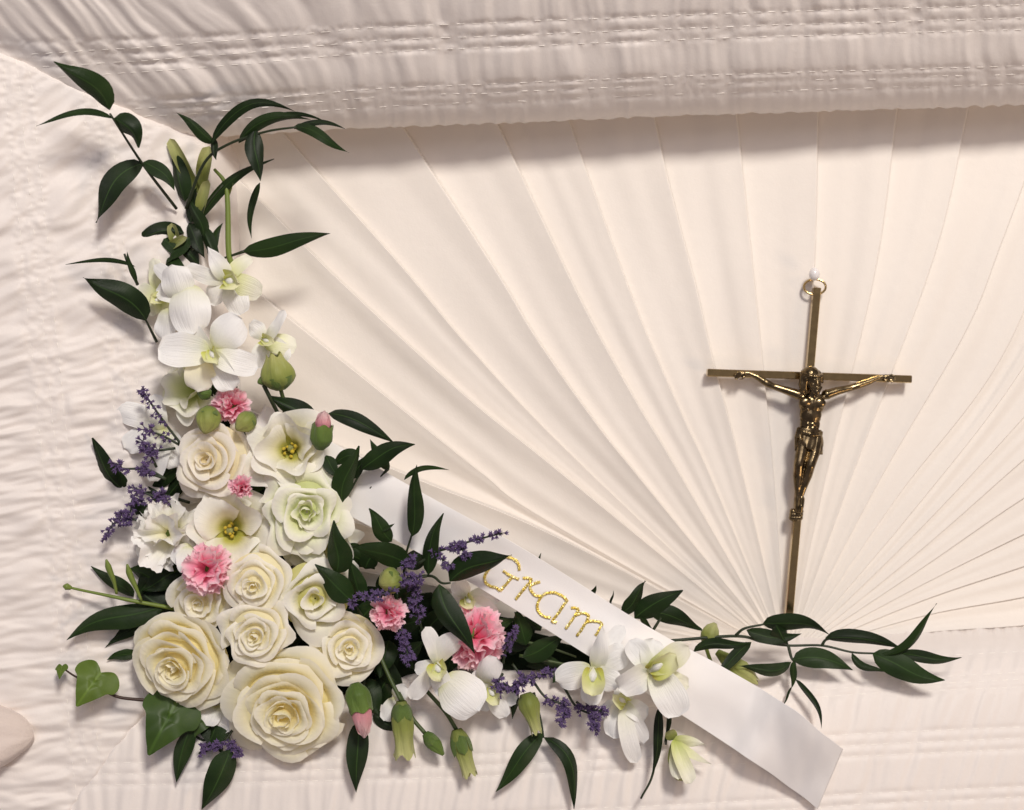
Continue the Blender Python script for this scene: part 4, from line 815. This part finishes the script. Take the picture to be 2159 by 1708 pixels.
LET = {'G': [[z5(*p) for p in [(1415, 1055), (1408, 1012), (1378, 983), (1332, 970), (1285, 985), (1235, 1030), (1198, 1085), (1200, 1130), (1230, 1155), (1268, 1166), (1292, 1186)]],
             [z5(*p) for p in [(1312, 1058), (1345, 1082), (1375, 1098), (1412, 1112)]], [z5(*p) for p in [(1368, 1098), (1335, 1138), (1292, 1186)]]],
       'r': [[z6(*p) for p in [(988, 72), (1015, 72), (1042, 80)]], [z6(*p) for p in [(1042, 80), (1010, 118), (978, 155), (947, 195)]], [z6(*p) for p in [(1088, 94), (1058, 102), (1030, 122), (1040, 150), (1062, 172), (1092, 176)]]],
       'a': [[z6(*p) for p in [(1212, 172), (1165, 155), (1112, 165), (1078, 205), (1074, 252), (1106, 290), (1150, 300)]], [z6(*p) for p in [(1246, 196), (1222, 228), (1190, 275), (1158, 318), (1182, 326)]], [z6(*p) for p in [(1195, 165), (1222, 180), (1240, 198)]]],
       'm': [[z6(*p) for p in [(1264, 243), (1288, 243), (1310, 250)]], [z6(*p) for p in [(1310, 250), (1275, 305), (1234, 362)]], [z6(*p) for p in [(1290, 285), (1330, 272), (1364, 288), (1345, 335), (1298, 404)]], [z6(*p) for p in [(1348, 325), (1390, 318), (1438, 330), (1432, 360), (1405, 400)]]]}
sdir = np.array([.86, .51])
ucoord = (0.5 * (stp[:, :2] + sbp[:, :2])) @ sdir
def sash_d(x, y):
    f = float(np.interp(np.dot((x, y), sdir), ucoord, np.arange(150))); out = 0
    for i, w in ((int(f), 1 - f % 1), (min(149, int(f) + 1), f % 1)):
        e = sbp[i, :2] - stp[i, :2]; q = float(np.clip(np.dot(np.array((x, y)) - stp[i, :2], e) / e.dot(e), 0, 1)); out += w * -sash_pt(i, q).y
    return out
lr = random.Random(2)
for ch, strokes in LET.items():
    mb = MB()
    for s in strokes:
        p2 = spline([(*q, 0) for q in s], max(8, int(9 * len(s))))
        p = np.array([at(x, y, sash_d(x, y) + .0006) for x, y, _ in p2])
        vv, ff, uu = tube_geo(p, size(3.1, .06) * np.array([lr.uniform(.82, 1.15) for _ in p]), 9, flat=.38)
        vv = [np.array(q) + np.array([lr.gauss(0, 1), lr.gauss(0, 1), lr.gauss(0, 1)]) * 0.00007 for q in vv]
        mb.add(vv, ff, uu)
    o = mb.build('letter', M['glitter'], sash, smooth=False); o['label'] = 'gold glitter letter ' + ch

# ------------------------------------------------------------------ crucifix
def brass(name, col, rough, patina=0.0):
    m, nt, b, out = mat_new(name)
    b.inputs['Metallic'].default_value = 1.0
    tc = node(nt, 'ShaderNodeTexCoord'); n = node(nt, 'ShaderNodeTexNoise'); n.inputs['Scale'].default_value = 260; n.inputs['Detail'].default_value = 5
    nt.links.new(tc.outputs['Object'], n.inputs['Vector'])
    r = ramp(nt, [(0.35, tuple(c * (1 - .6 * patina - .12) for c in col)), (0.62, col)]); nt.links.new(n.outputs['Fac'], r.inputs['Fac']); nt.links.new(r.outputs['Color'], b.inputs['Base Color'])
    r2 = node(nt, 'ShaderNodeMapRange'); r2.inputs[3].default_value = rough * .75; r2.inputs[4].default_value = rough * 1.35
    nt.links.new(n.outputs['Fac'], r2.inputs[0]); nt.links.new(r2.outputs[0], b.inputs['Roughness'])
    bp = node(nt, 'ShaderNodeBump'); bp.inputs['Strength'].default_value = 0.08 + .2 * patina; bp.inputs['Distance'].default_value = 0.0004
    nt.links.new(n.outputs['Fac'], bp.inputs['Height']); nt.links.new(bp.outputs['Normal'], b.inputs['Normal'])
    return m
M['brass'] = brass('polished_brass', (0.56, 0.41, 0.19), 0.14)
M['bronze'] = brass('antique_bronze', (0.25, 0.185, 0.10), 0.20, 0.6)
cross = thing('crucifix', 'brass crucifix with bronze figure hung on the pleated panel', 'crucifix', tuple(at(1660, 1310, .008)))
def bar(name, a, b, w, d0, d1, parent):
    A = np.array(at(*a, d0)); B = np.array(at(*b, d0)); ax = B - A; L = np.linalg.norm(ax); ax /= L; n = np.array([0, -1.0, 0]); s = np.cross(ax, n); h = w * PX / 2; dp = d1 - d0; bv = h * .14
    v = []
    for t, ins in ((0, bv), (bv, 0), (L - bv, 0), (L, bv)):
        hh = h - ins
        for q, z in ((-hh + bv, ins * .7), (hh - bv, ins * .7), (hh, bv + ins * .5), (hh, dp - bv - ins * .5), (hh - bv, dp - ins * .7), (-hh + bv, dp - ins * .7), (-hh, dp - bv - ins * .5), (-hh, bv + ins * .5)):
            v.append(A + ax * t + s * q + n * z)
    f = grid_faces(8, 4, True) + [tuple(range(8))[::-1], tuple(24 + k for k in range(8))]
    return mesh_obj(name, v, f, M['brass'], parent, smooth=False)
bar('upright_bar', (1719.5, 608), (1659, 1314), 15.5, .0056, .0112, cross)
bar('cross_bar', (1489, 786), (1917, 800), 15.5, .0062, .0119, cross)
ring = [at(1718 + 23 * math.cos(a), 605 + 16 * math.sin(a), .0075 + .002 * math.sin(a)) for a in np.linspace(0, 2 * math.pi, 33)]
tube('hanging_ring', ring, .00075, M['brass'], cross, n=64)
pin = thing('pearl_pin', 'pearl headed pin holding the ring of the crucifix', 'pin', tuple(at(1717, 578, .012)))
mb = MB(); pc = np.array(at(1717, 578, .014)); vv = []
for j in range(15):
    for i in range(20):
        a = 2 * math.pi * i / 20; b = math.pi * (j + .02) / 14.04
        vv.append(pc + np.array([math.sin(b) * math.cos(a) * .0034, -math.sin(b) * math.sin(a) * .0034, math.cos(b) * .0041]))
mb.add(vv, grid_faces(20, 15, True))
pm, pnt, pb, _ = mat_new('pearl'); pb.inputs['Base Color'].default_value = (.82, .79, .78, 1); pb.inputs['Roughness'].default_value = .15; pb.inputs['Coat Weight'].default_value = .8; pb.inputs['Specular IOR Level'].default_value = .7
mb.build('pearl_head', pm, pin)
tube('needle', [at(1717, 582, .014), at(1717, 590, -.004)], .0004, plain('steel', (.6, .6, .6), .25, 1.0), pin)

BD = .0110
def U(X, Y, dep=0): return np.array(at(1533.2 + .2494 * X, 738.2 + .2494 * Y, BD + dep * 7.5e-5))
UU = .2494 * PX * (D - BD) / D
def ell(mb, c, r, nu=16, nv=11, rotz=0.0):
    c = U(*c); v = []
    for j in range(nv):
        for i in range(nu):
            a = 2 * math.pi * i / nu; b = math.pi * (j + .01) / (nv - .98)
            x, y, z = math.sin(b) * math.cos(a) * r[0], math.sin(b) * math.sin(a) * r[2], math.cos(b) * r[1]
            x, z = x * math.cos(rotz) - z * math.sin(rotz), x * math.sin(rotz) + z * math.cos(rotz)
            v.append(c + np.array([x, y, z]) * UU)
    mb.add(v, grid_faces(nu, nv, True) + [tuple(range(nu)), tuple((nv - 1) * nu + i for i in range(nu))[::-1]])
def limb(mb, pts, step=3):
    for (a, b) in zip(pts[:-1], pts[1:]):
        a, b = np.array(a, float), np.array(b, float); L = np.linalg.norm((b - a)[:3]); n = max(2, int(L / (step * 3)))
        for k in range(n + 1):
            q = a + (b - a) * k / n; ell(mb, q[:3], (q[3],) * 3, 12, 8)
def remeshed(mb, name, mat, parent, voxel, smooth=4):
    me = bpy.data.meshes.new(name); me.from_pydata([tuple(p) for p in mb.v], [], mb.f); o = bpy.data.objects.new('tmp', me); C.objects.link(o)
    m = o.modifiers.new('r', 'REMESH'); m.mode = 'VOXEL'; m.voxel_size = voxel; m.use_smooth_shade = True
    s = o.modifiers.new('s', 'SMOOTH'); s.factor = .5; s.iterations = smooth
    dg = bpy.context.evaluated_depsgraph_get(); ev = o.evaluated_get(dg); r = ev.to_mesh()
    v = np.empty(len(r.vertices) * 3); r.vertices.foreach_get('co', v); f = [tuple(p.vertices) for p in r.polygons]
    ev.to_mesh_clear(); bpy.data.objects.remove(o); bpy.data.meshes.remove(me)
    return mesh_obj(name, v.reshape(-1, 3), f, mat, parent)
mb = MB()
ell(mb, (716, 452, 45), (112, 105, 58)); ell(mb, (706, 540, 45), (94, 100, 52)); ell(mb, (700, 625, 40), (86, 90, 46)); ell(mb, (697, 720, 38), (98, 85, 52))
ell(mb, (660, 440, 84), (55, 42, 26), rotz=.25); ell(mb, (782, 445, 84), (55, 42, 26), rotz=-.25)
for k, yy in enumerate((520, 545, 572)):
    for sg in (-1, 1): limb(mb, [(702 + sg * 20, yy - 18, 88 - k * 3, 9), (702 + sg * 52, yy + 4, 78 - k * 3, 9), (702 + sg * 82, yy + 16, 52, 8)])
for yy in (590, 625, 662):
    for sg in (-1, 1): ell(mb, (702 + sg * 22, yy, 76), (20, 16, 12))
for X in (605, 842): ell(mb, (X, 375, 48), (48, 44, 42))
limb(mb, [(718, 400, 55, 40), (728, 345, 80, 36)])
limb(mb, [(610, 392, 70, 12), (700, 405, 88, 9)]); limb(mb, [(838, 390, 70, 12), (740, 405, 88, 9)])
# head bowed forward and to the side, hair, beard and crown
ell(mb, (726, 250, 98), (64, 84, 66), rotz=.12); ell(mb, (748, 278, 134), (44, 68, 38), rotz=.12)
limb(mb, [(758, 235, 168, 8), (766, 286, 182, 12)]); ell(mb, (752, 222, 160), (44, 10, 16)); ell(mb, (724, 290, 155), (14, 16, 12)); ell(mb, (784, 290, 150), (12, 16, 12))
ell(mb, (738, 248, 163), (12, 6, 8)); ell(mb, (780, 248, 158), (11, 6, 8)); ell(mb, (762, 312, 166), (18, 5, 9)); ell(mb, (762, 325, 162), (14, 5, 9))
ell(mb, (756, 352, 140), (30, 36, 28)); limb(mb, [(715, 320, 135, 14), (740, 360, 140, 16)]); limb(mb, [(795, 315, 125, 11), (770, 360, 140, 14)])
ell(mb, (704, 212, 88), (80, 78, 68))
limb(mb, [(645, 210, 95, 32), (632, 290, 95, 30), (634, 340, 85, 20), (650, 370, 80, 12)]); limb(mb, [(665, 240, 120, 22), (660, 315, 110, 16), (672, 355, 100, 10)]); limb(mb, [(795, 225, 92, 18), (803, 270, 88, 13)])
cr_ = [(715 + 84 * math.cos(a), 192 + 26 * math.sin(a) + 14 * math.cos(a), 95 + 68 * math.sin(a), 11 + 3 * math.sin(5 * a)) for a in np.linspace(0, 6.283, 25)]
limb(mb, cr_)
# arms with hands
limb(mb, [(605, 378, 48, 42), (520, 348, 42, 36), (440, 322, 36, 30), (395, 308, 34, 27), (335, 280, 32, 31), (255, 228, 27, 26), (185, 196, 22, 18), (160, 195, 22, 18)])
ell(mb, (132, 206, 26), (34, 26, 16), rotz=.35)
for k, (a, b, c) in enumerate([((115, 190, 30), (82, 196, 40), (70, 214, 52)), ((108, 200, 32), (70, 208, 42), (62, 228, 52)), ((108, 212, 32), (72, 224, 42), (68, 242, 52)), ((114, 222, 30), (84, 236, 40), (84, 250, 50)), ((148, 222, 32), (128, 244, 42), (106, 246, 52))]): limb(mb, [(*a, 8.5), (*b, 7.5), (*c, 6)], 1.5)
limb(mb, [(842, 376, 48, 42), (930, 346, 42, 36), (1010, 328, 37, 30), (1050, 318, 35, 28), (1115, 298, 33, 31), (1205, 266, 28, 26), (1285, 230, 24, 18), (1310, 224, 24, 18)])
ell(mb, (1345, 230, 28), (34, 26, 16), rotz=-.2)
for a, b, c in [((1362, 214, 32), (1395, 208, 42), (1412, 222, 52)), ((1370, 224, 34), (1406, 222, 44), (1420, 240, 52)), ((1370, 236, 34), (1404, 242, 44), (1412, 260, 52)), ((1362, 246, 32), (1390, 260, 42), (1392, 276, 50)), ((1328, 246, 34), (1350, 266, 44), (1372, 268, 52))]: limb(mb, [(*a, 8.5), (*b, 7.5), (*c, 6)], 1.5)
# legs
limb(mb, [(645, 755, 42, 60), (628, 860, 60, 52), (610, 945, 80, 47), (604, 975, 84, 44), (598, 1055, 62, 44), (595, 1150, 38, 32), (597, 1238, 26, 22), (592, 1262, 28, 30), (596, 1325, 58, 30), (600, 1365, 66, 20)])
limb(mb, [(752, 755, 42, 60), (736, 860, 64, 52), (708, 950, 88, 47), (700, 980, 92, 44), (676, 1060, 68, 44), (648, 1150, 46, 32), (624, 1238, 42, 22), (628, 1262, 46, 29), (622, 1320, 78, 28), (620, 1362, 84, 18)])
for k in range(4): limb(mb, [(592 + 9 * k, 1352, 74, 7), (592 + 9 * k, 1372, 70, 5)], 1.5)
fig = remeshed(mb, 'figure', M['bronze'], cross, 0.00034, 3)
fig['label'] = 'antique bronze figure with outstretched arms and bowed head'
# loincloth with folds and a twisted belt
v = []; nu, nv = 90, 22
for j in range(nv):
    t = j / (nv - 1)
    for i in range(nu):
        a = 2 * math.pi * i / nu; fr = math.cos(a + math.pi / 2)
        hem = 188 + 22 * math.sin(2 * a + .6) - (34 if True else 0) * math.exp(-((math.atan2(math.sin(a + math.pi / 2), math.cos(a + math.pi / 2))) / .35) ** 2)
        fold = 1 + t * .055 * math.sin(9 * a + 5 * t + 1.2 * math.sin(2 * a)) + .035 * math.sin(15 * a - 7 * t) * t
        rx = (100 + 12 * math.sin(t * 2.6)) * fold; rz = (58 + 16 * t) * fold
        v.append(U(698 + rx * math.cos(a), 662 + 28 * math.cos(a) * .5 + t * hem, 44 - rz * math.sin(a) * -1))
lo = mesh_obj('loincloth', v, grid_faces(nu, nv, True), M['bronze'], fig)
lo.modifiers.new('thickness', 'SOLIDIFY').thickness = .0006
mb = MB()
for o_ in (0, 16): limb(mb, [(598, 664 + o_, 70, 12), (640, 688 + o_, 104, 13), (700, 706 + o_, 118, 13), (760, 706 + o_, 108, 12), (800, 694 + o_, 66, 11)])
limb(mb, [(600, 680, 74, 18), (582, 740, 72, 16), (586, 800, 66, 18), (578, 846, 60, 10)]); limb(mb, [(608, 690, 80, 13), (622, 760, 96, 14), (640, 810, 96, 9)])
remeshed(mb, 'waist_knot', M['bronze'], fig, .0004, 2)
mb = MB(); 
for X in (552, 575, 598, 621):
    for Y in (1362, 1390, 1418): ell(mb, (X - (Y - 1362) * .12, Y, 22), (26, 24, 34))
ell(mb, (574, 1438, 18), (36, 16, 26))
remeshed(mb, 'foot_rest', M['bronze'], cross, .0004, 3)
for X, Y in ((140, 206), (1340, 230)):
    p = U(X, Y, 44); 
    tube('nail', [Vector(p), Vector(p + np.array([0, .004, 0]))], .0006, M['bronze'], cross)
